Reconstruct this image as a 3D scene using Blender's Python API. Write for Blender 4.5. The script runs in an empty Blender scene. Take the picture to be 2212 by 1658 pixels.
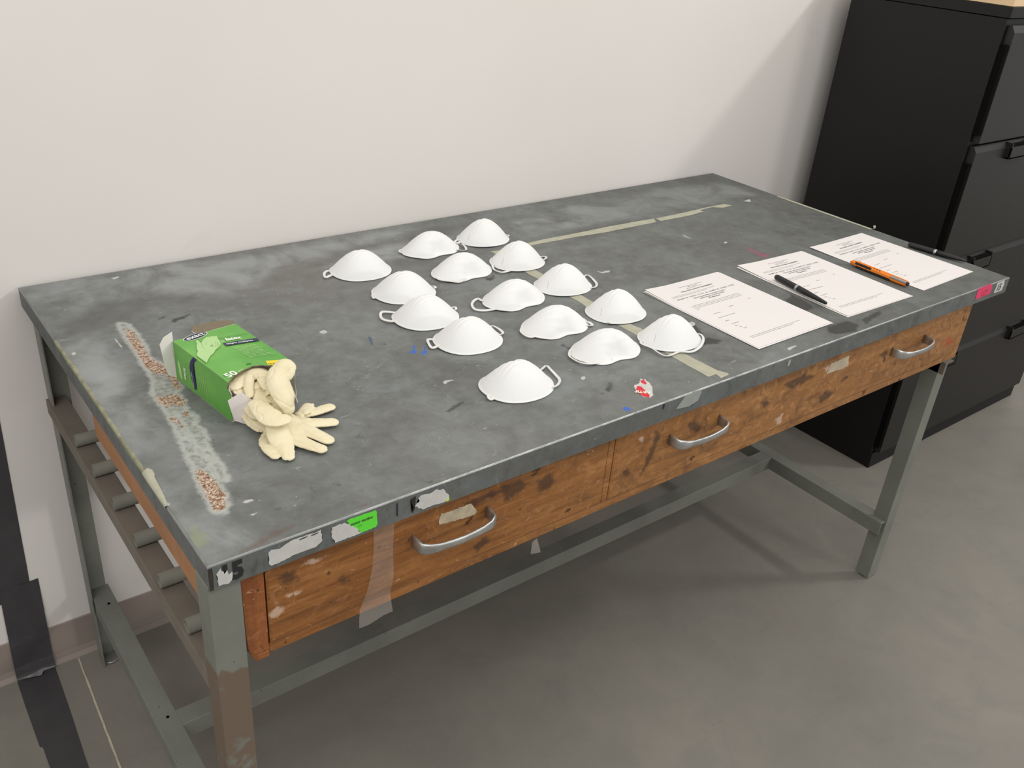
import bpy, bmesh, math, random
import numpy as np
from mathutils import Vector, Matrix, noise
random.seed(7)
PI = math.pi
scn = bpy.context.scene
C = scn.collection

# ------------------------------------------------------------------ camera
cam_d = bpy.data.cameras.new('camera')
cam = bpy.data.objects.new('camera', cam_d); C.objects.link(cam)
cam.location = (-0.24015, -0.78038, 1.53068)
cam.rotation_euler = (1.0679048, -0.0742733, -0.6520291)
cam_d.sensor_fit = 'HORIZONTAL'; cam_d.sensor_width = 36.0
cam_d.lens = 1955.113 / 2212 * 36.0
cam_d.clip_start = 0.05
scn.camera = cam

# ------------------------------------------------------------------ exposure, world, lights
scn.view_settings.view_transform = 'Standard'
scn.view_settings.look = 'None'
scn.view_settings.gamma = 1.0
scn.view_settings.use_curve_mapping = False
scn.view_settings.exposure = 0.0
w = bpy.data.worlds.new('studio_ambient'); scn.world = w; w.use_nodes = True
w.node_tree.nodes['Background'].inputs['Color'].default_value = (1.0, 0.985, 0.962, 1)
w.node_tree.nodes['Background'].inputs['Strength'].default_value = 0.58

def area_light(name, loc, target, sx, sy, watts, color):
    d = bpy.data.lights.new(name, 'AREA'); d.shape = 'RECTANGLE'; d.size = sx; d.size_y = sy
    d.energy = watts; d.color = color
    o = bpy.data.objects.new(name, d); C.objects.link(o); o.location = loc
    o.rotation_euler = (Vector(target) - Vector(loc)).to_track_quat('-Z', 'Y').to_euler()
    return o
area_light('ceiling_light_right', (4.3, -1.35, 3.45), (1.8, 0.6, 0.6), 0.45, 0.25, 41, (1.0, 0.985, 0.945))
area_light('ceiling_light_far', (3.7, -7.4, 3.2), (1.2, 0.4, 0.3), 0.9, 0.35, 82, (1.0, 0.985, 0.945))
area_light('ceiling_light_left', (-1.6, -1.6, 3.5), (0.2, 0.6, 0.6), 2.4, 1.2, 40, (1.0, 0.99, 0.95))
area_light('ceiling_light_above', (1.2, -0.6, 3.5), (1.2, 0.1, 0.5), 2.4, 1.0, 24, (1.0, 0.985, 0.95))

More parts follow.
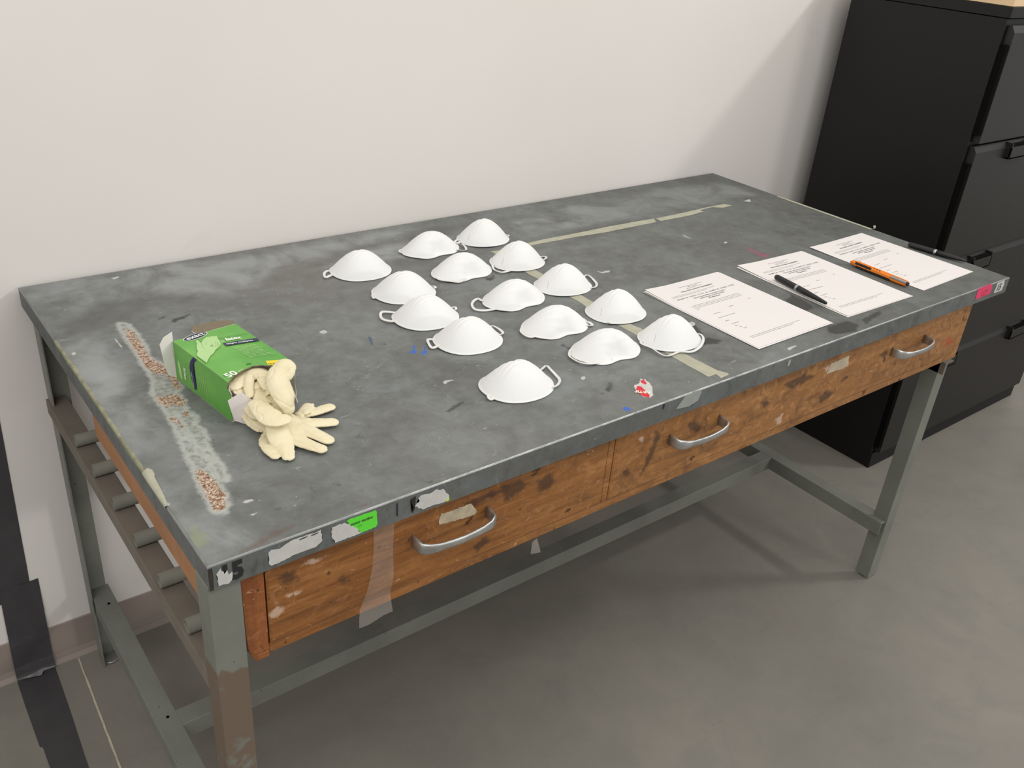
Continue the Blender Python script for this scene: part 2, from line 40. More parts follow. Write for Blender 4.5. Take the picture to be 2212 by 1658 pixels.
# ------------------------------------------------------------------ measured outlines
DATA = {'pale':[[[0.1024,0.6491],[0.1144,0.6373],[0.1152,0.6029],[0.1137,0.5683],[0.1121,0.5398],[0.1057,0.5147],[0.1101,0.489],[0.117,0.4714],[0.1169,0.4446],[0.1181,0.4221],[0.1169,0.4013],[0.1031,0.3801],[0.1044,0.3591],[0.1001,0.3378],[0.0985,0.3193],[0.083,0.3284],[0.0808,0.3033],[0.0776,0.276],[0.0753,0.2386],[0.072,0.2168],[0.0761,0.1978],[0.0759,0.1849],[0.0711,0.1686],[0.0691,0.1357],[0.0667,0.1104],[0.061,0.0907],[0.0555,0.0828],[0.045,0.0865],[0.0426,0.0992],[0.0461,0.12],[0.0482,0.1454],[0.0526,0.1735],[0.0569,0.2061],[0.0613,0.2401],[0.0657,0.2794],[0.0697,0.3098],[0.0726,0.3421],[0.0721,0.3658],[0.0749,0.3841],[0.0722,0.4019],[0.0821,0.4212],[0.0877,0.4436],[0.0887,0.4738],[0.0897,0.505],[0.0936,0.5404],[0.0954,0.5883],[0.0971,0.6283]],[[0.0913,0.3468],[0.0999,0.3185],[0.1037,0.3011],[0.0938,0.2883],[0.1006,0.266],[0.0948,0.2444],[0.0881,0.2207],[0.0873,0.1977],[0.0875,0.1779],[0.084,0.1513],[0.0794,0.1417],[0.0718,0.1463],[0.0739,0.1637],[0.0776,0.1936],[0.0778,0.2235],[0.0777,0.2581],[0.0803,0.2925],[0.0811,0.3181],[0.0836,0.3396]]],'rust':[[[0.1032,0.6198],[0.1117,0.61],[0.1086,0.5761],[0.1086,0.5466],[0.1057,0.5147],[0.1095,0.4871],[0.1144,0.4639],[0.1098,0.4398],[0.1035,0.4478],[0.0956,0.4566],[0.0927,0.4806],[0.0938,0.512],[0.0972,0.5577]],[[0.1098,0.4664],[0.116,0.463],[0.1168,0.4185],[0.1156,0.4],[0.1041,0.3878],[0.1095,0.4184],[0.1083,0.4407]],[[0.076,0.3875],[0.0865,0.3775],[0.0987,0.3826],[0.1032,0.3558],[0.0984,0.3427],[0.0898,0.3477],[0.0836,0.3592],[0.0787,0.3502],[0.0733,0.3691]],[[0.0911,0.3295],[0.098,0.3273],[0.0974,0.3162],[0.09,0.3148]],[[0.0741,0.3222],[0.0802,0.3111],[0.0781,0.2865],[0.0767,0.3057],[0.0719,0.316]],[[0.0578,0.183],[0.0622,0.174],[0.0649,0.1567],[0.0672,0.1309],[0.0654,0.1111],[0.0595,0.0945],[0.0549,0.0888],[0.0456,0.0917],[0.0465,0.1054],[0.0498,0.1296],[0.051,0.1528]]],'wash':[[[0.0021,0.8227],[0.0839,0.8679],[0.2031,0.8619],[0.3733,0.8432],[0.5733,0.8467],[0.7837,0.8419],[0.8496,0.8312],[0.7512,0.8083],[0.6284,0.7899],[0.5178,0.7578],[0.4215,0.739],[0.3599,0.683],[0.2869,0.6739],[0.2387,0.7221],[0.1637,0.7383],[0.1046,0.747],[0.0399,0.6973],[0.0108,0.693],[0.0018,0.7586]],[[0.4447,0.6887],[0.5925,0.7633],[0.7463,0.7633],[0.8691,0.7685],[0.7865,0.6829],[0.6479,0.6932],[0.4724,0.6495]],[[0.9546,0.6789],[1.0113,0.7696],[1.2451,0.8116],[1.3966,0.805],[1.6608,0.8083],[1.7552,0.7913],[1.7677,0.6718],[1.5734,0.6643],[1.4348,0.6944],[1.3234,0.6796],[1.1298,0.6792],[1.0208,0.6966]],[[0.0004,0.6226],[0.0568,0.6292],[0.0652,0.5156],[0.0654,0.3712],[0.0159,0.2756],[0.0084,0.1828],[0.0195,0.0889],[0.082,0.0502],[0.1301,0.0524],[0.0614,0.0031],[0.0041,0.0064],[-0.0013,0.0617],[0.0006,0.1761],[0.0028,0.3095],[-0.0001,0.47]]],'dark':[[[0.1756,0.6163],[0.1806,0.6218],[0.2135,0.6313],[0.2129,0.6253],[0.1789,0.6084]],[[0.1537,0.6301],[0.1719,0.6409],[0.1764,0.6406],[0.167,0.6312]],[[0.7579,0.5343],[0.7633,0.5263],[0.7799,0.5337],[0.7747,0.5205],[0.7568,0.5113],[0.7528,0.5211]],[[0.4078,0.1456],[0.4213,0.1499],[0.4467,0.157],[0.4467,0.1523],[0.4289,0.1455],[0.411,0.1407]],[[0.6562,0.0756],[0.6709,0.0841],[0.6879,0.0917],[0.6725,0.073],[0.6592,0.0671]],[[0.6425,0.0701],[0.6506,0.0704],[0.6482,0.0668],[0.6408,0.0661]],[[1.2212,0.1656],[1.2582,0.177],[1.2565,0.142],[1.2442,0.1111],[1.2137,0.1103],[1.2114,0.1358]],[[0.915,0.1242],[0.9519,0.1249],[0.9643,0.1034],[0.9466,0.0986],[0.92,0.1071]],[[1.1883,0.0445],[1.2515,0.0426],[1.2542,0.018],[1.2231,0.0032],[1.1799,0.0134],[1.1709,0.0271]],[[0.1019,0.0622],[0.112,0.0571],[0.1091,0.0535],[0.1021,0.0588]],[[1.2807,0.0316],[1.3556,0.0397],[1.3475,0.0294],[1.2697,0.0142]],[[0.9666,0.2001],[0.9708,0.1754],[0.9561,0.1396],[0.9351,0.1426],[0.9477,0.1768]],[[0.2892,0.012],[0.2958,0.0092],[0.2949,0.0014],[0.29,0.008]],[[0.915,0.1242],[0.9519,0.1249],[0.9643,0.1034],[0.9466,0.0986],[0.92,0.1071]],[[0.6971,0.2004],[0.6981,0.2293],[0.7032,0.2304],[0.7076,0.2043]]],'dark_patch':[[[0.0169,0.6897],[0.1019,0.7375],[0.1539,0.7322],[0.1745,0.6993],[0.128,0.65],[0.0592,0.6375],[0.0274,0.649]],[[1.1936,0.2659],[1.2516,0.2717],[1.254,0.2376],[1.2005,0.2357]],[[0.7498,0.8251],[0.8351,0.8279],[0.8918,0.8013],[0.7997,0.7375],[0.7214,0.7599]],[[1.0596,0.6782],[1.3322,0.6568],[1.3283,0.6219],[1.0679,0.6083]],[[0.9085,0.1237],[0.9608,0.1328],[0.9719,0.0993],[0.938,0.0911],[0.913,0.1008]],[[1.1806,0.0441],[1.2553,0.0452],[1.2617,0.014],[1.2122,-0.0042],[1.1694,0.0061],[1.1639,0.0221]],[[1.213,0.1648],[1.2664,0.1832],[1.2649,0.1427],[1.2431,0.0995],[1.2024,0.1019],[1.1958,0.1294]]],'blue':[[[0.6417,0.0205],[0.6501,0.0203],[0.6521,0.0113],[0.646,0.007],[0.6412,0.0129]],[[0.4583,0.329],[0.4678,0.3332],[0.4822,0.352],[0.4831,0.3477],[0.4726,0.3324],[0.4748,0.3274],[0.4672,0.3222]],[[0.4765,0.3189],[0.4836,0.3244],[0.4971,0.34],[0.4866,0.3208],[0.491,0.3165],[0.4809,0.3146],[0.4739,0.3092]]],'teal':[[[0.4302,0.41],[0.4344,0.4097],[0.4273,0.3881],[0.4235,0.3786],[0.4208,0.3858]],[[0.4361,0.3793],[0.4462,0.3757],[0.4432,0.3677],[0.4375,0.3728]]],'pink':[[[1.3941,0.4114],[1.3965,0.3908],[1.3972,0.3585],[1.4102,0.3521],[1.3828,0.3406],[1.3751,0.3537],[1.3813,0.3822]]],'rose':[[[0.0664,0.0145],[0.0972,0.0202],[0.1133,0.0173],[0.0863,0.0089],[0.0614,0.0031],[0.0391,0.0019],[0.0116,-0.001],[0.0294,0.0043]],[[0.1889,0.0108],[0.2005,0.0146],[0.21,0.0143],[0.202,0.0059],[0.1904,0.0044]]],'lime':[[[0.0126,0.0778],[0.019,0.0589],[0.0172,0.0404],[0.0043,0.0342],[0.0016,0.055]],[[0.8398,0.1253],[0.8481,0.1246],[0.8409,0.1187],[0.8353,0.1199]]],'fleck':[[[0.0796,0.5959],[0.082,0.5946],[0.0813,0.5598],[0.0796,0.5589]],[[-0.0011,0.1353],[0.005,0.1369],[0.0054,0.1302],[-0.0008,0.1266]],[[0.0759,0.0923],[0.091,0.0907],[0.0939,0.0867],[0.0803,0.0863]],[[0.0759,0.0623],[0.0856,0.0637],[0.0854,0.0617],[0.0765,0.0598]],[[0.1326,0.0563],[0.1341,0.0532],[0.1423,0.0526],[0.1402,0.0495],[0.1329,0.0507]],[[0.028,0.4138],[0.0294,0.41],[0.0267,0.407]],[[0.4562,0.2234],[0.4724,0.2193],[0.4707,0.2168],[0.4595,0.2181],[0.4536,0.2131],[0.452,0.2157]],[[0.9622,0.1845],[0.9761,0.186],[0.9762,0.1769],[0.9609,0.1697],[0.9577,0.1758]],[[0.9826,0.4556],[0.9896,0.4465],[1.0124,0.4461],[1.001,0.438],[0.9844,0.4408]],[[1.3162,0.5324],[1.3199,0.5272],[1.3181,0.501],[1.3154,0.5057]],[[1.3704,0.4525],[1.3815,0.4538],[1.3761,0.4464],[1.3651,0.4451]],[[1.67,0.646],[1.7015,0.6489],[1.684,0.6314],[1.6752,0.6395]],[[0.6514,0.1247],[0.6591,0.1256],[0.6559,0.1186],[0.6482,0.1177]],[[0.1473,0.8404],[0.1603,0.8435],[0.1605,0.8361],[0.1496,0.8319]],[[0.8643,0.4225],[0.8797,0.4197],[0.8753,0.4118],[0.8593,0.4124]],[[0.3711,0.4681],[0.3802,0.4692],[0.3823,0.46],[0.373,0.4551],[0.368,0.4618]],[[0.012,0.5766],[0.0169,0.5774],[0.0156,0.5675],[0.0112,0.5683]],[[1.0445,0.0241],[1.0676,0.0258],[1.0691,0.0209],[1.0421,0.0173]],[[1.2552,-0.0053],[1.2871,-0.0043],[1.2957,-0.0136],[1.2559,-0.0146]],[[1.3773,-0.0321],[1.4138,-0.035],[1.427,-0.0469],[1.3798,-0.0451]]],'tapeA1':[[0.9499,0.6456],[0.9974,0.6498],[1.0844,0.6481],[1.186,0.65],[1.2933,0.6477],[1.3393,0.6443],[1.326,0.6236],[1.2697,0.6236],[1.1618,0.6236],[1.0815,0.6293],[1.0731,0.6293],[0.986,0.6319],[0.9479,0.6313]],'tapeA2':[[1.3464,0.6437],[1.4181,0.6447],[1.4856,0.647],[1.508,0.6484],[1.5477,0.6499],[1.5992,0.6496],[1.6102,0.6327],[1.5715,0.6294],[1.5497,0.6441],[1.5248,0.6447],[1.4995,0.6407],[1.5013,0.6303],[1.4438,0.6236],[1.3425,0.6248]],'tapeB':[[0.8521,0.6417],[0.8505,0.5754],[0.8461,0.5055],[0.8468,0.4367],[0.8452,0.3848],[0.847,0.3547],[0.8425,0.3273],[0.8416,0.2429],[0.8412,0.1944],[0.8371,0.1046],[0.836,0.0621],[0.8363,0.0216],[0.8548,0.022],[0.8518,0.0075],[0.8736,0.0096],[0.8753,0.0141],[0.8677,0.0294],[0.8655,0.0663],[0.8642,0.1023],[0.8666,0.1447],[0.8686,0.2072],[0.8633,0.2386],[0.87,0.3438],[0.871,0.3773],[0.8708,0.4372],[0.8717,0.5034],[0.8738,0.5666],[0.8749,0.6366]],'st_l15':[[0.0095,0.8449],[0.0181,0.8511],[0.0228,0.8421],[0.0287,0.8463],[0.0308,0.8385],[0.0375,0.8411],[0.0348,0.8297],[0.029,0.8266],[0.0217,0.8278],[0.0117,0.8279]],'st_white':[[0.07,0.8484],[0.074,0.8513],[0.0835,0.8483],[0.0915,0.8518],[0.0974,0.8538],[0.1054,0.8539],[0.1193,0.8538],[0.1254,0.8529],[0.136,0.8539],[0.1372,0.838],[0.1288,0.8321],[0.1145,0.8324],[0.1004,0.8326],[0.0884,0.8297],[0.0727,0.8286],[0.07,0.8322]],'st_torn':[[0.15,0.8516],[0.1668,0.8518],[0.1731,0.8468],[0.1816,0.8385],[0.1891,0.8281],[0.1536,0.8274],[0.1506,0.8347],[0.1493,0.8424]],'st_green':[[0.17,0.8529],[0.1732,0.8544],[0.209,0.8535],[0.2106,0.8509],[0.2113,0.8312],[0.2091,0.8284],[0.1891,0.8276],[0.1816,0.8385],[0.1731,0.8468]],'st_torn2':[[0.2651,0.8374],[0.2687,0.8412],[0.2724,0.8431],[0.2704,0.8477],[0.274,0.8509],[0.279,0.8506],[0.2866,0.8487],[0.2916,0.8494],[0.2985,0.8521],[0.2999,0.8496],[0.3082,0.8484],[0.3124,0.8409],[0.3172,0.8358],[0.3178,0.8302],[0.3137,0.8271],[0.3001,0.8277],[0.2873,0.828],[0.2778,0.8278],[0.274,0.8313]],'st_yel':[[0.3134,0.8272],[0.3133,0.8296],[0.3162,0.8312],[0.3177,0.8323],[0.3177,0.8282],[0.3157,0.8263]],'st_wood':[[0.3137,0.801],[0.3191,0.7985],[0.3611,0.7986],[0.3641,0.795],[0.3727,0.7803],[0.3695,0.7766],[0.3513,0.7778],[0.3119,0.7827],[0.3102,0.7893]],'st_grey':[[0.7424,0.8377],[0.7589,0.8561],[0.7951,0.858],[0.7976,0.8527],[0.7921,0.8389],[0.7719,0.8341]],'st_wood2':[[1.1767,0.8004],[1.2339,0.8035],[1.2387,0.7862],[1.2256,0.7788],[1.1718,0.7806]],'st_red':[[0.7324,0.0742],[0.7344,0.0686],[0.7388,0.0674],[0.7312,0.0466],[0.714,0.0259],[0.7018,0.0209],[0.6944,0.0281],[0.6972,0.0476],[0.7083,0.0628],[0.7225,0.0641]],'red1':[[0.7111,0.0581],[0.715,0.0527],[0.707,0.0269],[0.7006,0.0216],[0.6955,0.0293],[0.6972,0.0476]],'red2':[[0.7269,0.0678],[0.7356,0.068],[0.7312,0.0578],[0.726,0.0545],[0.724,0.0619]],'st_pink':[[1.6647,0.8337],[1.6632,0.8598],[1.711,0.8607],[1.7236,0.8578],[1.7288,0.8427],[1.7258,0.8354]],'st_r15':[[1.746,0.8329],[1.7475,0.8558],[1.7787,0.8566],[1.7823,0.8469],[1.7813,0.8323]],'clear':[[0.2271,0.8001],[0.2352,0.8004],[0.2539,0.7903],[0.2582,0.7832],[0.258,0.7252],[0.2601,0.6921],[0.2547,0.6743],[0.2092,0.6768],[0.2072,0.6827],[0.2203,0.7035],[0.229,0.7387]],'clear2':[[0.4755,0.6876],[0.4839,0.691],[0.4945,0.6601],[0.4744,0.6655]],'wdark':[[[0.7146,0.7757],[0.7143,0.8016],[0.7322,0.8002],[0.7284,0.7842],[0.7232,0.7596],[0.7123,0.7368],[0.6994,0.7235],[0.7038,0.7531],[0.711,0.7681]],[[0.6547,0.7439],[0.6641,0.7476],[0.674,0.7326],[0.6622,0.7307]],[[1.1663,0.732],[1.1943,0.7421],[1.2148,0.7283],[1.1976,0.7158],[1.1759,0.715]],[[0.7853,0.7923],[0.8068,0.7944],[0.8362,0.7674],[0.8141,0.7654]],[[0.4774,0.7913],[0.5023,0.7984],[0.5136,0.7781],[0.4974,0.7677],[0.484,0.7711]],[[0.4141,0.8068],[0.4465,0.8066],[0.4603,0.7936],[0.4331,0.7759],[0.4166,0.7783]],[[0.0838,0.8031],[0.1073,0.8029],[0.1093,0.7805],[0.0887,0.7852]],[[0.7854,0.6991],[0.8023,0.6987],[0.81,0.6903],[0.793,0.6908]],[[1.0352,0.7961],[1.1003,0.8011],[1.1336,0.7864],[1.0691,0.7753]],[[1.3482,0.7777],[1.3703,0.7825],[1.3836,0.7719],[1.363,0.7636]],[[0.978,0.7749],[0.9964,0.7771],[1.0134,0.7646],[0.9954,0.7604]],[[0.1615,0.7596],[0.1693,0.7634],[0.1775,0.7483],[0.1645,0.7491]],[[0.3689,0.721],[0.3883,0.7291],[0.4011,0.7196],[0.3777,0.7089]],[[0.3336,0.799],[0.3943,0.8064],[0.4189,0.7972],[0.357,0.7859]]],'wpale':[[[0.0717,0.744],[0.0765,0.7549],[0.0804,0.7617],[0.0855,0.7459],[0.0805,0.741],[0.0713,0.7368]],[[1.158,0.7964],[1.2282,0.8028],[1.2446,0.7788],[1.1775,0.7835]],[[1.0407,0.7226],[1.0594,0.7267],[1.0629,0.7089],[1.0489,0.7102]],[[0.1132,0.8023],[0.1374,0.8],[0.1512,0.8047],[0.1375,0.8028],[0.1164,0.8059]],[[0.5815,0.6977],[0.5873,0.6971],[0.5882,0.6915],[0.5833,0.6926]],[[0.6817,0.7968],[0.6898,0.7967],[0.6898,0.7864]],[[0.0937,0.7661],[0.1057,0.7654],[0.1178,0.764],[0.1055,0.7618]]],'wred':[[[1.61,0.7458],[1.6313,0.7485],[1.6571,0.7312],[1.6369,0.7259]]],'straps':{'13':[[[0.8243,0.1651],[0.818,0.1565],[0.8217,0.1345],[0.8205,0.1136],[0.8276,0.1049],[0.8425,0.1053],[0.857,0.1051],[0.8733,0.0941],[0.8957,0.0975],[0.9168,0.1081],[0.9354,0.1228],[0.9436,0.1373],[0.9335,0.1407]]],'14':[[[0.6949,0.2007],[0.6806,0.1876],[0.678,0.172],[0.6803,0.1559],[0.6902,0.1467],[0.7043,0.1443],[0.7245,0.1442],[0.7332,0.1431],[0.7438,0.1524]]],'11':[[[0.6806,0.3119],[0.6667,0.3005],[0.6615,0.2848],[0.6666,0.2738],[0.6805,0.2724]],[[0.7977,0.2835],[0.7943,0.2725],[0.7961,0.2667],[0.7933,0.2574]],[[0.7265,0.2701],[0.7486,0.2708],[0.7787,0.275],[0.7941,0.2744]]],'8':[[[0.6824,0.4359],[0.6817,0.4481],[0.6672,0.4415],[0.6529,0.4271],[0.6486,0.4093],[0.6649,0.3991],[0.6866,0.3944]]],'7':[[[0.928,0.4342],[0.9444,0.442],[0.9447,0.431],[0.9369,0.4129],[0.9289,0.3957],[0.9175,0.3877],[0.8998,0.3912]]],'5':[[[0.6721,0.5698],[0.6662,0.5599],[0.6678,0.5488],[0.6808,0.5397],[0.6958,0.5307],[0.7082,0.5333],[0.7194,0.5458]]],'6':[[[0.5265,0.5552],[0.5177,0.5487],[0.5147,0.5388],[0.5232,0.5428]],[[0.6318,0.5352],[0.6399,0.533],[0.6391,0.5262],[0.6294,0.5236]]],'9':[[[0.52,0.4632],[0.5065,0.4735],[0.4952,0.4764],[0.4871,0.4672],[0.4831,0.4512],[0.4911,0.4365],[0.5055,0.436]],[[0.6103,0.4348],[0.6215,0.4356],[0.6185,0.4282],[0.6102,0.4259]]],'12':[[[0.523,0.3424],[0.5109,0.3484],[0.5039,0.3426],[0.4978,0.3243],[0.5001,0.319],[0.5103,0.3201],[0.5214,0.3217]],[[0.6219,0.3353],[0.6338,0.3389],[0.6376,0.3234],[0.6338,0.3081],[0.6211,0.3048]]],'2':[[[0.8055,0.7041],[0.8154,0.6962],[0.8124,0.6782],[0.8067,0.6672],[0.7973,0.6643],[0.7834,0.6786]],[[0.6918,0.7263],[0.6776,0.7186],[0.6771,0.7119],[0.6866,0.7142]]],'1':[[[0.8217,0.721],[0.81,0.7142],[0.8097,0.7051],[0.8207,0.7091]],[[0.9293,0.7013],[0.9422,0.7049],[0.9371,0.6924],[0.9232,0.6881]]],'4':[[[0.8028,0.5683],[0.7938,0.5492],[0.7974,0.53],[0.8089,0.5285],[0.823,0.5333]],[[0.9186,0.5619],[0.9327,0.5625],[0.9284,0.5512],[0.9155,0.546]]],'3':[[[0.5142,0.6891],[0.4975,0.6871],[0.4869,0.6769],[0.4827,0.663],[0.4924,0.6639],[0.5067,0.6746]]],'10':[[[0.83,0.2573],[0.8293,0.2467],[0.8394,0.2478]]],'15':[[[0.6102,0.1735],[0.6228,0.1772],[0.6204,0.1642],[0.6177,0.1479],[0.611,0.1297],[0.5948,0.1175],[0.5809,0.1192]],[[0.4925,0.1502],[0.4822,0.1426],[0.4829,0.1361],[0.4948,0.1392]]]},'bx_flapL':[[0.0117,-0.004,0.0495],[0.0351,-0.004,0.0231],[0.0238,-0.004,0.0062],[0.0126,-0.004,-0.0083],[0.0007,-0.004,0.0067],[-0.0056,-0.004,0.0391]],'bx_flapR':[[0.0984,0.0107,0.0223],[0.0984,0.0003,0.0236],[0.0984,-0.0136,0.0034],[0.0984,0.0041,-0.0268],[0.0984,0.0171,-0.0244],[0.0984,0.0205,-0.0022]],'bx_back':[[0.0016,0.1565,0.0754],[0.0015,0.1565,0.0609],[-0.0016,0.1565,0.0578],[0.0009,0.1565,-0.0006],[-0.0119,0.1565,0.01],[-0.0155,0.1565,0.0261],[-0.0194,0.1565,0.0615],[-0.0126,0.1565,0.0707]],'bx_btop':[[0.0719,0.1871,0.0627],[0.0853,0.1783,0.0627],[0.104,0.164,0.0627],[0.1039,0.1552,0.0627],[0.0992,0.1499,0.0627],[0.0953,0.1548,0.0627],[0.0762,0.1622,0.0627],[0.0652,0.1659,0.0627]],'bx_toptear':[[0.0025,0.0069,0.0617],[0.0162,0.0125,0.0617],[0.0349,0.0183,0.0617],[0.0488,0.0207,0.0617],[0.0601,0.016,0.0617],[0.0669,0.009,0.0617],[0.0775,0.0029,0.0617],[0.0945,-0.0061,0.0617]],'bx_lefttear':[[-0.0,0.002,0.0647],[-0.0,0.0048,0.055],[-0.0,0.0164,0.0388],[-0.0,0.0068,0.0322],[0.0,-0.0047,0.0025]],'p_oval':[[0.0128,0.1471,0.0617],[0.0519,0.1524,0.0617],[0.0322,0.1491,0.0617]],'p_hand':[[0.004,0.0927,0.0617],[0.0118,0.1042,0.0617],[0.0168,0.1181,0.0617],[0.0219,0.1262,0.0617],[0.0259,0.1374,0.0617],[0.0288,0.1363,0.0617],[0.0277,0.124,0.0617],[0.0349,0.1328,0.0617],[0.0422,0.1377,0.0617],[0.0511,0.1363,0.0617],[0.0572,0.1329,0.0617],[0.0463,0.1306,0.0617],[0.0376,0.1248,0.0617],[0.035,0.1216,0.0617],[0.0417,0.1237,0.0617],[0.0453,0.1231,0.0617],[0.046,0.1185,0.0617],[0.0488,0.1165,0.0617],[0.0481,0.1109,0.0617],[0.0496,0.1079,0.0617],[0.045,0.1012,0.0617],[0.0415,0.0978,0.0617],[0.0338,0.0937,0.0617],[0.0262,0.0857,0.0617],[0.0179,0.0804,0.0617],[0.0105,0.0726,0.0617],[0.0042,0.0652,0.0617]],'p_lines':[[[0.0116,0.1063,0.0617],[0.0151,0.1135,0.0617],[0.0188,0.1206,0.0617],[0.023,0.1274,0.0617],[0.0258,0.1334,0.0617]],[[0.0277,0.124,0.0617],[0.0237,0.113,0.0617],[0.0237,0.1051,0.0617]],[[0.0348,0.1212,0.0617],[0.032,0.1188,0.0617],[0.031,0.1156,0.0617]],[[0.0329,0.1091,0.0617],[0.0363,0.1096,0.0617],[0.0354,0.1044,0.0617],[0.0342,0.1072,0.0617]],[[0.0389,0.1137,0.0617],[0.0377,0.1086,0.0617],[0.0348,0.1048,0.0617]],[[0.0456,0.1178,0.0617],[0.0429,0.1087,0.0617],[0.0374,0.1009,0.0617]],[[0.0479,0.1162,0.0617],[0.0444,0.1057,0.0617],[0.0381,0.0974,0.0617]],[[0.0478,0.1101,0.0617],[0.0447,0.1034,0.0617],[0.0399,0.097,0.0617]]],'p_band':[[0.0518,0.1062,0.0617],[0.0987,0.0931,0.0617],[0.0984,0.083,0.0617],[0.0513,0.0955,0.0617]],'p_side':[[0.0,0.0952,0.065],[0.0,0.0845,0.0659],[-0.0,0.0951,0.0508],[0.0,0.0986,0.0437],[0.0,0.1003,0.0349],[-0.0,0.0981,0.0236],[0.0,0.0937,0.0092],[-0.0,0.1014,0.0065],[0.0,0.1066,0.0174],[0.0,0.1095,0.0285],[-0.0,0.1104,0.0386],[0.0,0.1073,0.0472],[-0.0,0.1043,0.0517]],'p_tag':[[0.0714,0.0242,0.0617],[0.0884,0.0153,0.0617],[0.082,0.004,0.0617],[0.0677,0.0119,0.0617]],'p_pts':{'latex0':[0.0592,0.1108,0.0617],'latex1':[0.0838,0.1041,0.0617],'use0':[0.0532,0.1002,0.0617],'use1':[0.09,0.0882,0.0617],'n50':[0.0066,0.0116,0.0617],'n51':[0.0225,0.0157,0.0617],'t0':[0.0561,0.083,0.0617],'t1':[0.0832,0.0729,0.0617],'t2':[0.0547,0.0453,0.0617],'t3':[0.084,0.0368,0.0617],'d0':[0.0537,0.1251,0.0617],'d1':[0.0906,0.1115,0.0617],'sq':[0.0484,0.0301,0.0617],'sm':[0.0474,0.0915,0.0617]},'ps_pts':{'lat0':[-0.0,0.1287,0.0243],'lat1':[-0.0,0.1171,0.0087],'tx0':[-0.0,0.0872,0.0437],'tx1':[0.0,0.0637,0.0578],'tx2':[-0.0,0.089,0.0113],'tx3':[-0.0,0.0506,0.0539]},'g1':[[[0.1685,0.2392,0.8811,0.014],[0.1816,0.2239,0.8771,0.02],[0.1945,0.2084,0.8701,0.023]],[[0.194,0.2076,0.8691,0.016],[0.2116,0.1831,0.8671,0.0125],[0.2246,0.1533,0.8656,0.0098]],[[0.1843,0.1933,0.8671,0.014],[0.1933,0.1637,0.8661,0.0115],[0.207,0.139,0.8651,0.0095]],[[0.2045,0.2174,0.8671,0.012],[0.2267,0.2016,0.8661,0.0115],[0.2505,0.1902,0.8656,0.0098]],[[0.2161,0.2291,0.8671,0.008],[0.2393,0.227,0.8661,0.0098],[0.2658,0.2286,0.8656,0.0092]],[[0.2171,0.2247,0.8691,0.007],[0.2282,0.232,0.8701,0.0075],[0.2417,0.2441,0.8681,0.0085],[0.2275,0.2242,0.8711,0.007]]],'g2':[[[0.1658,0.2443,0.8951,0.013],[0.1641,0.2177,0.8951,0.016],[0.168,0.1953,0.8931,0.018],[0.1787,0.1909,0.8921,0.013]],[[0.1696,0.1961,0.8891,0.014],[0.1692,0.1845,0.8751,0.0165],[0.1683,0.1683,0.8671,0.0145],[0.1636,0.145,0.8646,0.009]],[[0.1642,0.2059,0.8651,0.01],[0.1532,0.1911,0.8641,0.0095],[0.1512,0.1726,0.8641,0.01],[0.1516,0.1567,0.8636,0.0085]],[[0.1691,0.2535,0.8831,0.012],[0.1647,0.2384,0.8731,0.014],[0.169,0.2193,0.8691,0.012]]],'g3':[[[0.2013,0.2566,0.9231,0.011],[0.2087,0.2608,0.9301,0.011],[0.2186,0.2628,0.9321,0.01],[0.2199,0.2533,0.9291,0.009],[0.2137,0.2472,0.9211,0.008]],[[0.2038,0.26,0.9271,0.011],[0.1967,0.2437,0.9211,0.016],[0.1963,0.2301,0.9091,0.0165],[0.1961,0.218,0.9011,0.0135],[0.197,0.2131,0.8931,0.0105]]],'g4':[[[0.1448,0.2764,0.9071,0.01],[0.1581,0.2841,0.9091,0.014],[0.174,0.2907,0.9111,0.015],[0.1886,0.2905,0.9121,0.015],[0.1958,0.2805,0.9101,0.011]],[[0.1776,0.2915,0.9161,0.0055],[0.1692,0.2739,0.9141,0.007],[0.1636,0.2636,0.9081,0.007],[0.1603,0.2534,0.9031,0.006]],[[0.1519,0.2773,0.9031,0.012],[0.1604,0.271,0.8991,0.014]]],'g5':[[[0.1867,0.2727,0.9131,0.008],[0.1856,0.2557,0.9121,0.009],[0.1851,0.247,0.9071,0.008],[0.182,0.2472,0.9031,0.006]],[[0.1649,0.2808,0.9041,0.009],[0.1748,0.2699,0.9051,0.01],[0.1871,0.2676,0.9091,0.008]],[[0.1674,0.2605,0.8991,0.009],[0.1794,0.2613,0.9001,0.01],[0.1926,0.2581,0.9011,0.009]],[[0.1679,0.2556,0.8951,0.011],[0.1799,0.2531,0.8961,0.012],[0.1931,0.2498,0.8971,0.01]]],'g6':[[[0.1596,0.2598,0.8731,0.012],[0.1588,0.2384,0.8701,0.013],[0.1612,0.2247,0.8671,0.011]],[[0.1587,0.2455,0.8871,0.009],[0.1683,0.2468,0.8931,0.01],[0.1806,0.2451,0.8951,0.01],[0.1931,0.2376,0.8921,0.01],[0.1965,0.2267,0.8871,0.009]],[[0.1628,0.2521,0.8841,0.013],[0.1652,0.235,0.8811,0.015],[0.1795,0.2311,0.8851,0.015],[0.1887,0.2258,0.8851,0.012]]]}
H = 0.8591; W = 1.8024; D = 0.8675; LIP = 0.0355; WALL = 0.8755

# ------------------------------------------------------------------ material helpers
def lin(c):
    return tuple(((v / 255) / 12.92 if v / 255 <= 0.04045 else (((v / 255) + 0.055) / 1.055) ** 2.4) for v in c) + (1,)

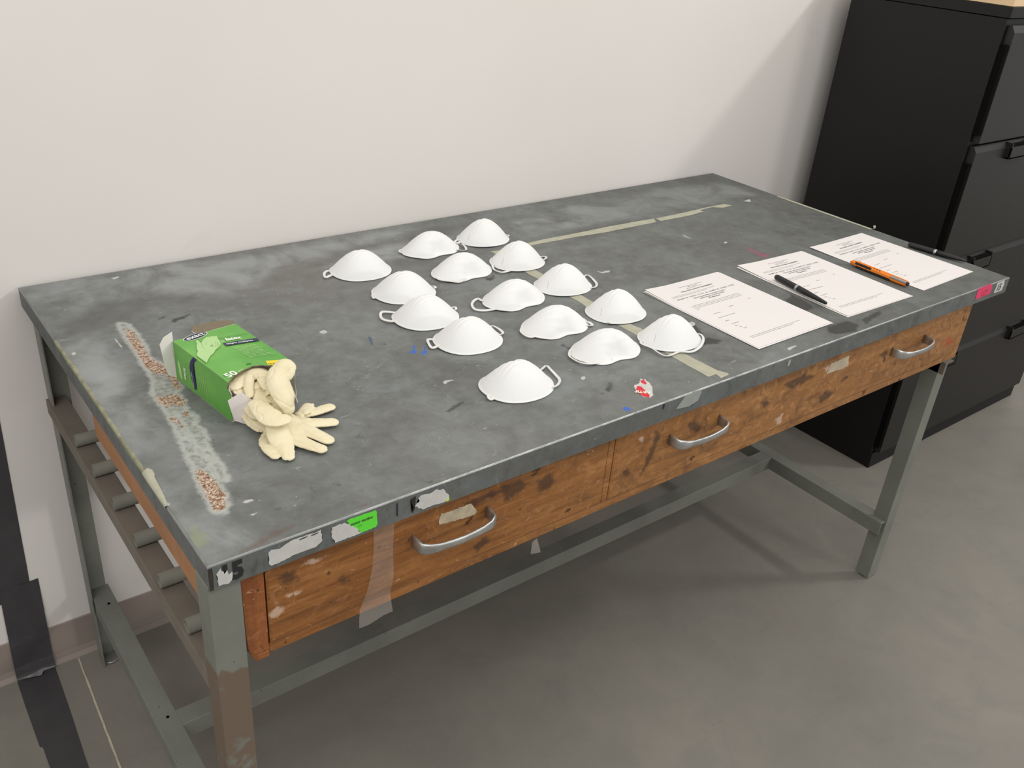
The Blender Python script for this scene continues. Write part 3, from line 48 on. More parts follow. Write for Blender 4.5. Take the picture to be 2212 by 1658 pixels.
class MT:
    def __init__(s, name):
        s.m = bpy.data.materials.new(name); s.m.use_nodes = True
        s.t = s.m.node_tree; s.b = s.t.nodes['Principled BSDF']
        s.co = s.t.nodes.new('ShaderNodeTexCoord').outputs['Object']
    def n(s, kind, **kw):
        x = s.t.nodes.new(kind)
        for k, v in kw.items(): setattr(x, k, v)
        return x
    def link(s, a, b): s.t.links.new(a, b)
    def noise(s, scale, detail=4, rough=0.55, dist=0.0, vec=None, stretch=None):
        x = s.n('ShaderNodeTexNoise'); x.inputs['Scale'].default_value = scale
        x.inputs['Detail'].default_value = detail; x.inputs['Roughness'].default_value = rough
        x.inputs['Distortion'].default_value = dist
        v = vec or s.co
        if stretch:
            mp = s.n('ShaderNodeMapping'); mp.inputs['Scale'].default_value = stretch
            s.link(v, mp.inputs['Vector']); v = mp.outputs['Vector']
        s.link(v, x.inputs['Vector']); return x.outputs['Fac']
    def ramp(s, fac, stops):
        r = s.n('ShaderNodeValToRGB'); s.link(fac, r.inputs['Fac'])
        els = r.color_ramp.elements
        while len(els) < len(stops): els.new(0.5)
        for e, (p, c) in zip(els, stops): e.position = p; e.color = c if len(c) == 4 else tuple(c) + (1,)
        return r.outputs['Color']
    def math(s, op, a, b=None, clamp=False):
        x = s.n('ShaderNodeMath', operation=op, use_clamp=clamp)
        for i, v in enumerate((a, b)):
            if v is None: continue
            if isinstance(v, (int, float)): x.inputs[i].default_value = v
            else: s.link(v, x.inputs[i])
        return x.outputs[0]
    def step(s, v, lo, hi):
        x = s.n('ShaderNodeMapRange', interpolation_type='SMOOTHSTEP')
        s.link(v, x.inputs['Value'])
        x.inputs['From Min'].default_value = lo; x.inputs['From Max'].default_value = hi
        return x.outputs['Result']
    def mix(s, fac, a, b):
        x = s.n('ShaderNodeMix', data_type='RGBA')
        if isinstance(fac, (int, float)): x.inputs[0].default_value = fac
        else: s.link(fac, x.inputs[0])
        for i, v in ((6, a), (7, b)):
            if isinstance(v, tuple): x.inputs[i].default_value = v
            else: s.link(v, x.inputs[i])
        return x.outputs[2]
    def attr(s, name): return s.n('ShaderNodeAttribute', attribute_name=name).outputs['Fac']
    def bump(s, h, strength=0.2, dist=0.002):
        x = s.n('ShaderNodeBump'); x.inputs['Strength'].default_value = strength
        x.inputs['Distance'].default_value = dist
        s.link(h, x.inputs['Height']); s.link(x.outputs['Normal'], s.b.inputs['Normal'])
    def base(s, c):
        if isinstance(c, tuple): s.b.inputs['Base Color'].default_value = c
        else: s.link(c, s.b.inputs['Base Color'])
    def rough(s, v):
        if isinstance(v, (int, float)): s.b.inputs['Roughness'].default_value = v
        else: s.link(v, s.b.inputs['Roughness'])

def simple(name, rgb, rough=0.6, metal=0.0, var=0.06, scale=40, bump=0.0, spec=0.5):
    t = MT(name)
    c = lin(rgb); f = t.noise(scale, 4)
    lo = tuple(v * (1 - var) for v in c[:3]) + (1,); hi = tuple(min(1, v * (1 + var)) for v in c[:3]) + (1,)
    t.base(t.ramp(f, [(0.3, lo), (0.7, hi)])); t.rough(rough)
    t.b.inputs['Metallic'].default_value = metal
    t.b.inputs['Specular IOR Level'].default_value = spec
    if bump: t.bump(f, bump)
    return t.m

# zinc work surface: mottled grey sheet with every stain as its own mask
def zinc(name, dark=1.0, marks=True, tint=False):
    t = MT(name)
    f1 = t.noise(5.5, 8, 0.62, 0.4); f2 = t.noise(38, 6, 0.6); f3 = t.noise(1.6, 3, 0.5)
    k = dark
    base = t.ramp(f1, [(0.30, lin((100*k, 101*k, 99*k))), (0.50, lin((113*k, 115*k, 112*k))), (0.72, lin((135*k, 138*k, 137*k)))])
    spec = t.ramp(f2, [(0.30, lin((92*k, 94*k, 92*k))), (0.5, lin((118*k, 120*k, 118*k))), (0.75, lin((142*k, 144*k, 143*k)))])
    c = t.mix(0.42, base, spec)
    c = t.mix(t.math('MULTIPLY', t.step(f3, 0.45, 0.70), 0.6), c, lin((116*k, 113*k, 106*k)))
    f4 = t.noise(11, 6, 0.68, 0.8); c = t.mix(t.math('MULTIPLY', t.step(f4, 0.50, 0.72), 0.5), c, lin((136*k, 142*k, 141*k))); c = t.mix(t.math('MULTIPLY', t.step(f4, 0.48, 0.30), 0.4), c, lin((88*k, 88*k, 84*k)))
    # scratches and smears
    sc = t.noise(30, 3, 0.5, 0.3, stretch=(1, 6, 1)); c = t.mix(t.math('MULTIPLY', t.step(sc, 0.58, 0.78), 0.14), c, lin((154, 157, 156)))
    sc2 = t.noise(22, 3, 0.5, 0.6, stretch=(5, 1, 1)); c = t.mix(t.math('MULTIPLY', t.step(sc2, 0.66, 0.80), 0.25), c, lin((66, 66, 64)))
    # fine pale flecks
    fl = t.noise(120, 3, 0.6, 0.4); c = t.mix(t.math('MULTIPLY', t.step(fl, 0.70, 0.74), 0.8), c, lin((168, 170, 167)))
    fd = t.noise(85, 3, 0.6, 0.5, stretch=(1.3, 1, 1)); c = t.mix(t.math('MULTIPLY', t.step(fd, 0.68, 0.76), 0.45), c, lin((66, 65, 62)))
    def hair(scale, st, gate, seedv):
        mp = t.n('ShaderNodeMapping'); mp.inputs['Location'].default_value = (seedv, seedv, 0); t.link(t.co, mp.inputs['Vector'])
        nn = t.noise(scale, 2, 0.5, 0.3, vec=mp.outputs['Vector'], stretch=st); ab = t.math('ABSOLUTE', t.math('SUBTRACT', nn, 0.5))
        return t.math('MULTIPLY', t.step(ab, 0.0045, 0.0015), t.step(t.noise(17, 3, 0.6, vec=mp.outputs['Vector']), gate, gate + 0.08))
    c = t.mix(t.math('MULTIPLY', hair(13, (1, 2.2, 1), 0.56, 1.0), 0.34), c, lin((178, 181, 178)))
    c = t.mix(t.math('MULTIPLY', hair(11, (2.4, 1, 1), 0.57, 5.0), 0.30), c, lin((172, 175, 172)))
    c = t.mix(t.math('MULTIPLY', hair(12, (1.5, 1, 1), 0.57, 9.0), 0.32), c, lin((60, 60, 58)))
    if tint:
        sp = t.noise(55, 4, 0.6, 0.8, stretch=(1, 1, 0.6)); c = t.mix(t.math('MULTIPLY', t.step(sp, 0.46, 0.70), 0.75), c, lin((104, 113, 114))); c = t.mix(t.math('MULTIPLY', t.step(sp, 0.42, 0.26), 0.5), c, lin((60, 66, 66)))
    if marks:
        e1 = t.math('MULTIPLY', t.math('SUBTRACT', t.noise(90, 5, 0.65), 0.5), 0.02)
        e2 = t.math('MULTIPLY', t.math('SUBTRACT', t.noise(26, 5, 0.6), 0.5), 0.07)
        def mask(cls, e, lo, hi, amt=1.0):
            v = t.math('ADD', t.attr(cls), e)
            return t.math('MULTIPLY', t.step(v, hi, lo), amt)
        c = t.mix(t.math('MULTIPLY', mask('wash', e2, -0.030, 0.022, 0.75), t.step(t.noise(7, 5, 0.6, 0.6), 0.34, 0.60)), c, lin((160, 163, 162)))
        c = t.mix(mask('dark_patch', e2, -0.02, 0.014, 0.38), c, lin((84, 83, 80)))  # broad, soft-edged dark patches on the sheet
        c = t.mix(mask('dark', t.math('MULTIPLY', e1, 0.7), -0.004, 0.003, 0.78), c, lin((52, 51, 49)))
        c = t.mix(mask('rose', e1, -0.006, 0.004, 0.5), c, lin((104, 76, 68)))
        c = t.mix(mask('lime', e1, -0.006, 0.006, 0.6), c, lin((142, 148, 112)))
        pal = t.ramp(t.noise(120, 5, 0.7), [(0.35, lin((128, 130, 126))), (0.6, lin((172, 175, 168)))])
        c = t.mix(mask('pale', t.math('MULTIPLY', e1, 0.8), -0.002, 0.004, 0.88), c, pal)
        rim = t.math('MULTIPLY', mask('pale', t.math('MULTIPLY', e1, 0.8), 0.001, 0.007), t.math('SUBTRACT', 1.0, mask('pale', e1, -0.006, -0.001)))
        c = t.mix(t.math('MULTIPLY', rim, 0.55), c, lin((186, 187, 180)))
        rc = t.ramp(t.noise(330, 3, 0.6, 1.0), [(0.40, lin((112, 72, 44))), (0.50, lin((160, 124, 98))), (0.58, lin((206, 194, 178)))])
        c = t.mix(mask('rust', t.math('MULTIPLY', e1, 0.8), -0.001, 0.003, 0.95), c, rc)
        c = t.mix(mask('blue', t.math('MULTIPLY', e1, 0.25), -0.0008, 0.0008, 0.9), c, lin((58, 104, 190)))
        c = t.mix(mask('teal', t.math('MULTIPLY', e1, 0.3), -0.001, 0.001, 0.7), c, lin((52, 84, 112)))
        c = t.mix(mask('pink', t.math('MULTIPLY', e1, 0.8), -0.002, 0.001, 0.7), c, lin((170, 92, 112)))
        c = t.mix(mask('fleck', t.math('MULTIPLY', e1, 0.35), -0.0008, 0.0008, 0.85), c, lin((196, 197, 192)))
        sx = t.n('ShaderNodeSeparateXYZ'); t.link(t.co, sx.inputs[0])
        pat = t.math('MULTIPLY', t.step(t.math('ADD', sx.outputs[0], t.math('MULTIPLY', f3, 0.5)), 0.9, 1.9), 0.38)   # dark hand-grime patina of the right end
        c = t.mix(t.math('MULTIPLY', pat, t.step(t.attr('fleck'), -0.0005, 0.0005)), c, lin((70, 71, 67)))
    t.base(c)
    t.b.inputs['Metallic'].default_value = 0.1
    t.b.inputs['Specular IOR Level'].default_value = 0.28
    t.rough(t.math('ADD', t.math('MULTIPLY', f1, 0.30), 0.45)); t.bump(f2, 0.12, 0.001)
    return t.m

def wood(name, cols, grain=(2.0, 30, 30), stains=True, rough=0.48, marks=True):
    t = MT(name)
    g = t.noise(1.6, 6, 0.6, 1.6, stretch=grain)
    c = t.ramp(g, [(0.25, lin(cols[0])), (0.5, lin(cols[1])), (0.75, lin(cols[2]))])
    b = t.noise(9, 5, 0.6, 0.5)
    c = t.mix(t.math('MULTIPLY', t.step(b, 0.5, 0.72), 0.35), c, lin(cols[0]))
    if stains:
        sc = t.noise(26, 4, 0.6, 1.2, stretch=(1, 1, 1.6))
        c = t.mix(t.math('MULTIPLY', t.step(sc, 0.55, 0.72), 0.30), c, lin((190, 136, 88)))
        # grime grows towards the right half, which is worn and spotted most
        sx = t.n('ShaderNodeSeparateXYZ'); t.link(t.co, sx.inputs[0])
        gx = t.step(sx.outputs[0], 0.2, 1.0)
        c = t.mix(t.math('MULTIPLY', gx, 0.40), c, lin((170, 124, 76)))
        m1 = t.noise(34, 5, 0.7, 1.2, stretch=(1, 1, 1.5)); c = t.mix(t.math('MULTIPLY', t.step(m1, 0.50, 0.66), t.math('ADD', t.math('MULTIPLY', gx, 0.40), 0.12)), c, lin((196, 146, 92)))
        m2 = t.noise(24, 6, 0.72, 0.8, stretch=(1, 1, 1.3)); c = t.mix(t.math('MULTIPLY', t.step(m2, 0.50, 0.66), t.math('ADD', t.math('MULTIPLY', gx, 0.40), 0.22)), c, lin((104, 68, 38)))
        d1 = t.noise(15, 6, 0.7, 0.8)
        c = t.mix(t.math('MULTIPLY', t.math('MULTIPLY', t.step(d1, 0.53, 0.68), gx), 0.55), c, lin((84, 58, 38)))
        d2 = t.noise(48, 3, 0.55, 0.6)
        c = t.mix(t.math('MULTIPLY', t.step(d2, 0.67, 0.72), 0.8), c, lin((58, 34, 24)))
        p2 = t.noise(60, 3, 0.5, 1.4, stretch=(1, 1, 2.2))
        c = t.mix(t.math('MULTIPLY', t.step(p2, 0.67, 0.75), 0.5), c, lin((222, 184, 150)))
        for scl, st, col, am in ((16, (1, 1, 2.5), (206, 152, 104), 0.26), (13, (1, 1, 0.8), (200, 146, 98), 0.22), (20, (1, 1, 1.6), (70, 42, 26), 0.40)):
            nn = t.noise(scl, 2, 0.5, 0.4, stretch=st); ab = t.math('ABSOLUTE', t.math('SUBTRACT', nn, 0.5))
            c = t.mix(t.math('MULTIPLY', t.math('MULTIPLY', t.step(ab, 0.006, 0.002), t.step(t.noise(15, 3, 0.6, 0.2, stretch=(1.3, 1, 1)), 0.50, 0.58)), am), c, lin(col))
        e1 = t.math('MULTIPLY', t.math('SUBTRACT', t.noise(80, 5, 0.65), 0.5), 0.022)
        def mask(cls, lo, hi, amt): return t.math('MULTIPLY', t.step(t.math('ADD', t.attr(cls), e1), hi, lo), amt)
        if not marks:
            t.base(c); t.rough(rough); t.bump(g, 0.15, 0.001); return t.m
        c = t.mix(mask('wdark', -0.005, 0.004, 0.72), c, lin((54, 38, 30)))
        c = t.mix(mask('wpale', -0.002, 0.003, 0.75), c, lin((206, 178, 156)))
        c = t.mix(mask('wred', -0.005, 0.005, 0.6), c, lin((176, 66, 34)))
    t.base(c); t.rough(rough); t.bump(g, 0.15, 0.001)
    return t.m

M = {}
M['zinc'] = zinc('zinc_sheet')
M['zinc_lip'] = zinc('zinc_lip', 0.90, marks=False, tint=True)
t = MT('worn_edge_highlight')  # bare worn metal edge, with its bright highlight painted into the colour
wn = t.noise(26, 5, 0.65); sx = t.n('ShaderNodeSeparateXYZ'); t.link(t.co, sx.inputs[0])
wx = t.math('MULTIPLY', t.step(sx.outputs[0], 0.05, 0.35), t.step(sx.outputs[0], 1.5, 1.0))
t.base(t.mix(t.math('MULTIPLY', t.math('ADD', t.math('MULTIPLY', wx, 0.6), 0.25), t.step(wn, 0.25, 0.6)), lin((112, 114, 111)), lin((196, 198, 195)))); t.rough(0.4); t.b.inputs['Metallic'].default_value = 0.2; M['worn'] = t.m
WC = [(98, 59, 26), (142, 90, 42), (166, 113, 60)]
M['wood'] = wood('orange_varnished_wood', WC)
M['wood_frame'] = wood('orange_varnished_frame', WC, marks=False)
M['wood_stile'] = wood('orange_varnished_stile', [(92, 48, 24), (132, 74, 36), (156, 94, 50)], grain=(30, 30, 2.0), marks=False)
M['tan'] = simple('tan_plywood', (172, 124, 86), 0.7, 0, 0.14, 14)
M['seam'] = simple('dark_gap', (34, 18, 12), 0.9)
t = MT('grey_green_steel')
c = t.ramp(t.noise(7, 6, 0.6), [(0.3, lin((112, 114, 106))), (0.7, lin((132, 133, 124)))])
c = t.mix(t.math('MULTIPLY', t.step(t.noise(18, 6, 0.7, 0.5), 0.60, 0.70), 0.35), c, lin((104, 90, 76)))
c = t.mix(t.step(t.noise(120, 2, 0.5), 0.74, 0.77), c, lin((52, 48, 42)))
t.base(c); t.rough(0.5); M['steel'] = t.m
M['dusty'] = simple('dusty_brown_grey_steel', (116, 108, 98), 0.75, 0, 0.12, 18)
M['pipe'] = simple('dusty_pipe_steel', (118, 116, 106), 0.7, 0, 0.12, 30)
t = MT('grey_leg_steel')
c = t.ramp(t.noise(7, 6, 0.6), [(0.3, lin((112, 114, 106))), (0.7, lin((130, 131, 122)))])
c = t.mix(t.step(t.noise(120, 2, 0.5), 0.74, 0.77), c, lin((52, 48, 42)))
sx = t.n('ShaderNodeSeparateXYZ'); t.link(t.co, sx.inputs[0])
zz = t.math('ADD', sx.outputs[2], t.math('MULTIPLY', t.noise(22, 4, 0.6), 0.10))
t.base(t.mix(t.math('MULTIPLY', t.step(zz, 0.745, 0.735), t.step(t.noise(14, 5, 0.7), 0.34, 0.46)), c, lin((112, 96, 82))))
t.rough(0.5); M['leg_worn'] = t.m
t = MT('cast_aluminium')
t.base(t.ramp(t.noise(60, 4), [(0.3, lin((176, 176, 174))), (0.7, lin((206, 206, 204)))])); t.rough(0.36)
t.b.inputs['Metallic'].default_value = 0.85; M['alu'] = t.m
# masks, paper, tape, stickers
t = MT('white_moulded_fibre'); f = t.noise(900, 3, 0.6)
t.base(t.ramp(f, [(0.3, lin((229, 229, 228))), (0.7, lin((236, 236, 234)))])); t.rough(0.9); t.bump(f, 0.08, 0.0005); M['mask'] = t.m
M['seam_grey'] = simple('pressed_seam', (196, 196, 196), 0.9)
M['elastic'] = simple('white_elastic', (220, 219, 215), 0.85, 0, 0.04, 600, 0.1)
M['paper'] = simple('white_paper', (226, 221, 218), 0.8, 0, 0.01, 5)
M['ink'] = simple('printed_ink', (92, 88, 90), 0.8)
M['ink_black'] = simple('black_ink', (40, 38, 38), 0.7)
M['tape'] = simple('aged_masking_tape', (172, 170, 150), 0.75, 0, 0.10, 45)
M['tape_yellow'] = simple('yellowed_masking_tape', (138, 137, 112), 0.7, 0, 0.30, 60)
M['sticker'] = simple('torn_white_label', (198, 196, 192), 0.8, 0, 0.07, 70)
M['label_beige'] = simple('beige_tape_remnant', (186, 172, 148), 0.8, 0, 0.18, 70)
M['label_grey'] = simple('grey_tape_remnant', (150, 154, 150), 0.7, 0, 0.06, 60)
M['green_label'] = simple('fluorescent_green_label', (98, 222, 60), 0.55, 0, 0.02)
M['yellow_label'] = simple('fluorescent_yellow_label', (206, 226, 60), 0.55)
M['pink_label'] = simple('pink_label', (222, 66, 108), 0.6, 0, 0.05)
M['corner'] = simple('dark_brown_stain', (56, 48, 42), 0.5, 0, 0.3, 60)
M['red'] = simple('red_print', (206, 40, 48), 0.6)
M['blackpaint'] = simple('black_marker_paint', (34, 34, 33), 0.6, 0, 0.2)
# glove box printing
def cardgreen():
    t = MT('green_printed_card')
    f = t.noise(14, 4)
    c = t.ramp(f, [(0.3, lin((88, 158, 64))), (0.7, lin((116, 180, 84)))])
    t.base(c); t.rough(0.42); return t.m
M['green'] = cardgreen()
M['palegreen'] = simple('pale_green_print', (178, 212, 146), 0.45, 0, 0.04)
M['darkgreen'] = simple('dark_green_print', (58, 120, 48), 0.45)
M['midgreen'] = simple('mid_green_print', (124, 168, 96), 0.45)
M['navy'] = simple('navy_print', (40, 42, 84), 0.45)
M['whiteprint'] = simple('white_print', (232, 240, 220), 0.45)
M['yellow'] = simple('yellow_print', (240, 214, 42), 0.45)
M['cardwhite'] = simple('white_card_inside', (232, 226, 222), 0.75, 0, 0.03)
M['cardbrown'] = simple('torn_card_edge', (120, 109, 90), 0.9, 0, 0.1, 200)
t = MT('cream_latex')
t.base(t.ramp(t.noise(30, 3), [(0.3, lin((224, 212, 176))), (0.7, lin((232, 222, 190)))])); t.rough(0.55)
t.b.inputs['Subsurface Weight'].default_value = 0.12; t.b.inputs['Subsurface Radius'].default_value = (0.006, 0.004, 0.002)
t.bump(t.noise(60, 3, 0.5, 0.5), 0.12, 0.002)
M['latex'] = t.m
# pens
M['pen_black'] = simple('black_pen_plastic', (30, 30, 31), 0.42)
M['pen_silver'] = simple('silver_pen_ring', (190, 190, 192), 0.25, 0.9)
M['pen_orange'] = simple('orange_pen_plastic', (240, 132, 36), 0.35, 0, 0.02)
# cabinet
t = MT('black_cabinet_enamel'); f = t.noise(220, 2, 0.5)
t.base(t.ramp(f, [(0.3, lin((15, 15, 16))), (0.7, lin((20, 20, 20)))])); t.rough(0.5); t.b.inputs['Specular IOR Level'].default_value = 0.35; M['black'] = t.m
t = MT('charcoal_drawer_enamel'); f = t.noise(220, 2, 0.5)
t.base(t.ramp(f, [(0.3, lin((28, 26, 24))), (0.7, lin((36, 33, 31)))])); t.rough(0.45); t.b.inputs['Specular IOR Level'].default_value = 0.4; M['charcoal'] = t.m
M['void'] = simple('dark_recess', (9, 9, 9), 0.9, spec=0.1)
M['board'] = simple('pale_plywood', (226, 196, 156), 0.6, 0, 0.05, 8)
# room
t = MT('painted_plaster'); f = t.noise(2.2, 5, 0.5)
c = t.ramp(f, [(0.3, lin((224, 219, 214))), (0.7, lin((228, 223, 219)))])
st = t.math('MULTIPLY', t.step(t.noise(6, 4, 0.6, 1.0), 0.70, 0.78), 0.10)
t.base(t.mix(st, c, lin((196, 184, 172)))); t.rough(0.85); t.bump(t.noise(160, 3), 0.04, 0.001); M['wall'] = t.m
t = MT('polished_concrete')
a = t.noise(1.7, 8, 0.62, 0.3); b = t.noise(7, 7, 0.65, 0.6); f = t.noise(120, 4, 0.6)
c = t.ramp(a, [(0.32, lin((122, 118, 111))), (0.5, lin((131, 127, 119))), (0.68, lin((140, 135, 126)))])
c = t.mix(t.math('MULTIPLY', t.step(b, 0.46, 0.68), 0.28), c, lin((112, 112, 108)))
c = t.mix(t.math('MULTIPLY', t.step(f, 0.55, 0.75), 0.12), c, lin((160, 152, 140)))
lines = t.noise(9, 2, 0.4, 0.2, stretch=(0.6, 9, 1)); c = t.mix(t.math('MULTIPLY', t.step(lines, 0.70, 0.73), 0.10), c, lin((86, 86, 82)))
t.base(c); t.rough(t.math('ADD', t.math('MULTIPLY', b, 0.3), 0.32)); t.b.inputs['Specular IOR Level'].default_value = 0.35; M['floor'] = t.m
M['cove'] = simple('taupe_vinyl_base', (148, 136, 128), 0.55, 0, 0.05, 12)
M['joint'] = simple('pale_floor_joint', (186, 180, 158), 0.8, 0, 0.15, 80)
M['blacktape'] = simple('black_gaffer_tape', (62, 60, 62), 0.6, 0, 0.10, 30, 0.15)
M['shinytape'] = simple('creased_grey_tape', (130, 128, 128), 0.35, 0.2, 0.3, 90)
t = MT('clear_packing_tape')
t.base(lin((214, 206, 196))); t.rough(0.22); t.b.inputs['Alpha'].default_value = 0.17
t.bump(t.noise(40, 3, 0.5, 2.0), 0.5, 0.002); M['clear'] = t.m

# ------------------------------------------------------------------ geometry helpers
def tag(o, label=None, cat=None, group=None, kind=None):
    if label: o['label'] = label
    if cat: o['category'] = cat
    if group: o['group'] = group
    if kind: o['kind'] = kind
    return o

def mesh_obj(name, verts, faces, mats, parent=None, smooth=False, fmat=None):
    me = bpy.data.meshes.new(name)
    me.from_pydata([tuple(v) for v in verts], [], faces); me.update()
    if not isinstance(mats, (list, tuple)): mats = [mats]
    for m in mats: me.materials.append(m)
    if fmat:
        for p, i in zip(me.polygons, fmat): p.material_index = i
    if smooth:
        for p in me.polygons: p.use_smooth = True
    o = bpy.data.objects.new(name, me); C.objects.link(o)
    if parent: o.parent = parent
    return o

def root(name, loc, rz=0, label=None, cat=None, group=None):
    o = bpy.data.objects.new(name, None); C.objects.link(o)
    o.location = loc; o.rotation_euler = (0, 0, rz); o.empty_display_size = 0.05
    return tag(o, label, cat, group)

def from_bm(name, bm, mats, parent=None, smooth=False):
    bm.normal_update(); me = bpy.data.meshes.new(name); bm.to_mesh(me); bm.free()
    if not isinstance(mats, (list, tuple)): mats = [mats]
    for m in mats: me.materials.append(m)
    if smooth:
        for p in me.polygons: p.use_smooth = True
    o = bpy.data.objects.new(name, me); C.objects.link(o)
    if parent: o.parent = parent
    return o

def add_box(bm, x0, x1, y0, y1, z0, z1, bev=0.0, mi=0):
    vs = [bm.verts.new(p) for p in ((x0,y0,z0),(x1,y0,z0),(x1,y1,z0),(x0,y1,z0),(x0,y0,z1),(x1,y0,z1),(x1,y1,z1),(x0,y1,z1))]
    fs = [bm.faces.new([vs[i] for i in q]) for q in ((0,3,2,1),(4,5,6,7),(0,1,5,4),(1,2,6,5),(2,3,7,6),(3,0,4,7))]
    for f in fs: f.material_index = mi
    if bev:
        es = list({e for f in fs for e in f.edges})
        r = bmesh.ops.bevel(bm, geom=es, offset=bev, segments=2, affect='EDGES', profile=0.5)
        for f in r['faces']: f.material_index = mi
    return vs

def box(name, dims, mat, parent=None, bev=0.0015):
    bm = bmesh.new(); add_box(bm, *dims, bev=bev); return from_bm(name, bm, mat, parent)

def angle(name, dims_list, mat, parent, bev=0.0006):
    """one L-section bar given as its two overlapping flanges, built as a single closed profile"""
    A, B = dims_list
    ax = max(range(3), key=lambda k: A[2*k+1] - A[2*k])            # long axis
    u, v = [k for k in range(3) if k != ax]
    la, lb = (A[2*u], A[2*u+1]), (A[2*v], A[2*v+1]); ma, mb = (B[2*u], B[2*u+1]), (B[2*v], B[2*v+1])
    us = sorted({la[0], la[1], ma[0], ma[1]}); vs_ = sorted({lb[0], lb[1], mb[0], mb[1]})
    cells = set()
    for i in range(len(us)-1):
        for j in range(len(vs_)-1):
            cu, cv = (us[i]+us[i+1])/2, (vs_[j]+vs_[j+1])/2
            if (la[0] < cu < la[1] and lb[0] < cv < lb[1]) or (ma[0] < cu < ma[1] and mb[0] < cv < mb[1]): cells.add((i, j))
    bm = bmesh.new(); cache = {}
    def vert(i, j, e):
        if (i, j, e) not in cache:
            p = [0, 0, 0]; p[u] = us[i]; p[v] = vs_[j]; p[ax] = A[2*ax+e]; cache[(i, j, e)] = bm.verts.new(p)
        return cache[(i, j, e)]
    for (i, j) in cells:
        for e in (0, 1): bm.faces.new([vert(i, j, e), vert(i+1, j, e), vert(i+1, j+1, e), vert(i, j+1, e)])
        for (di, dj), (p, q) in {(-1, 0): ((i, j), (i, j+1)), (1, 0): ((i+1, j), (i+1, j+1)), (0, -1): ((i, j), (i+1, j)), (0, 1): ((i, j+1), (i+1, j+1))}.items():
            if (i+di, j+dj) not in cells: bm.faces.new([vert(*p, 0), vert(*q, 0), vert(*q, 1), vert(*p, 1)])
    bmesh.ops.recalc_face_normals(bm, faces=bm.faces)
    o = from_bm(name, bm, mat, parent)
    b = o.modifiers.new('soft_edges', 'BEVEL'); b.width = bev; b.segments = 1; b.limit_method = 'ANGLE'
    return o

def tube(bm, p0, p1, r, n=16, inner=None):
    p0 = Vector(p0); p1 = Vector(p1); q = (p1 - p0).to_track_quat('Z', 'Y')
    ring = lambda p, rr: [bm.verts.new(p + q @ Vector((rr * math.cos(2*PI*i/n), rr * math.sin(2*PI*i/n), 0))) for i in range(n)]
    a = ring(p0, r); b = ring(p1, r)
    for i in range(n): bm.faces.new((a[i], a[(i+1)%n], b[(i+1)%n], b[i])).smooth = True
    if inner:
        c = ring(p0, inner); d = ring(p1, inner)
        for i in range(n):
            bm.faces.new((c[(i+1)%n], c[i], d[i], d[(i+1)%n])).smooth = True
            bm.faces.new((a[(i+1)%n], a[i], c[i], c[(i+1)%n])); bm.faces.new((b[i], b[(i+1)%n], d[(i+1)%n], d[i]))
    else:
        bm.faces.new(a[::-1]); bm.faces.new(b)

def lathe(name, prof, mat, parent, n=20, axis='Y'):
    """profile = (distance along axis, radius)"""
    bm = bmesh.new(); rings = []
    for s, r in prof:
        rings.append([bm.verts.new((r*math.cos(2*PI*i/n), s, r*math.sin(2*PI*i/n))) for i in range(n)])
    for a, b in zip(rings, rings[1:]):
        for i in range(n): bm.faces.new((a[i], b[i], b[(i+1)%n], a[(i+1)%n]))
    bm.faces.new(rings[0]); bm.faces.new(rings[-1][::-1])
    bmesh.ops.recalc_face_normals(bm, faces=bm.faces)
    return from_bm(name, bm, mat, parent, smooth=True)

def slab(name, pts, place, thick, mat, parent=None):
    """outline pts (2D) extruded by thick; place(a, b, h) -> 3D"""
    bm = bmesh.new()
    lo = [bm.verts.new(place(a, b, 0)) for a, b in pts]; hi = [bm.verts.new(place(a, b, thick)) for a, b in pts]
    n = len(pts)
    for i in range(n): bm.faces.new((lo[i], lo[(i+1)%n], hi[(i+1)%n], hi[i]))
    f1 = bm.faces.new(hi); f2 = bm.faces.new(lo[::-1])
    bmesh.ops.triangulate(bm, faces=[f1, f2]); bmesh.ops.recalc_face_normals(bm, faces=bm.faces)
    return from_bm(name, bm, mat, parent)

def torn(pts, step=0.004, amp=0.0012, seed=0):
    r = random.Random(seed); out = []
    for (a, b), (c, d) in zip(pts, pts[1:] + pts[:1]):
        L = math.hypot(c-a, d-b); k = max(1, int(L/step))
        for i in range(k):
            s = i / k; j = amp if i else 0
            out.append((a + (c-a)*s + r.uniform(-j, j), b + (d-b)*s + r.uniform(-j, j)))
    return out

def sdf(P, polys):
    out = np.full(len(P), 0.2)
    for poly in polys:
        V = np.array([p[:2] for p in poly], float); d = np.full(len(P), 1e9); ins = np.zeros(len(P), bool)
        for i in range(len(V)):
            a = V[i]; b = V[(i+1) % len(V)]; ab = b - a; ap = P - a
            tt = np.clip((ap @ ab) / max(ab @ ab, 1e-12), 0, 1)
            d = np.minimum(d, np.hypot(*(ap - tt[:, None] * ab).T))
            cond = (a[1] > P[:, 1]) != (b[1] > P[:, 1])
            if abs(b[1] - a[1]) > 1e-12:
                ins ^= cond & (P[:, 0] < (b[0]-a[0]) * (P[:, 1]-a[1]) / (b[1]-a[1]) + a[0])
        out = np.minimum(out, np.where(ins, -d, d))
    return out

def set_marks(o, P, classes, n_total):
    for cls in classes:
        v = np.full(n_total, 0.2); v[:len(P)] = sdf(P, DATA[cls])
        o.data.attributes.new(cls, 'FLOAT', 'POINT').data.foreach_set('value', v.astype(np.float32))

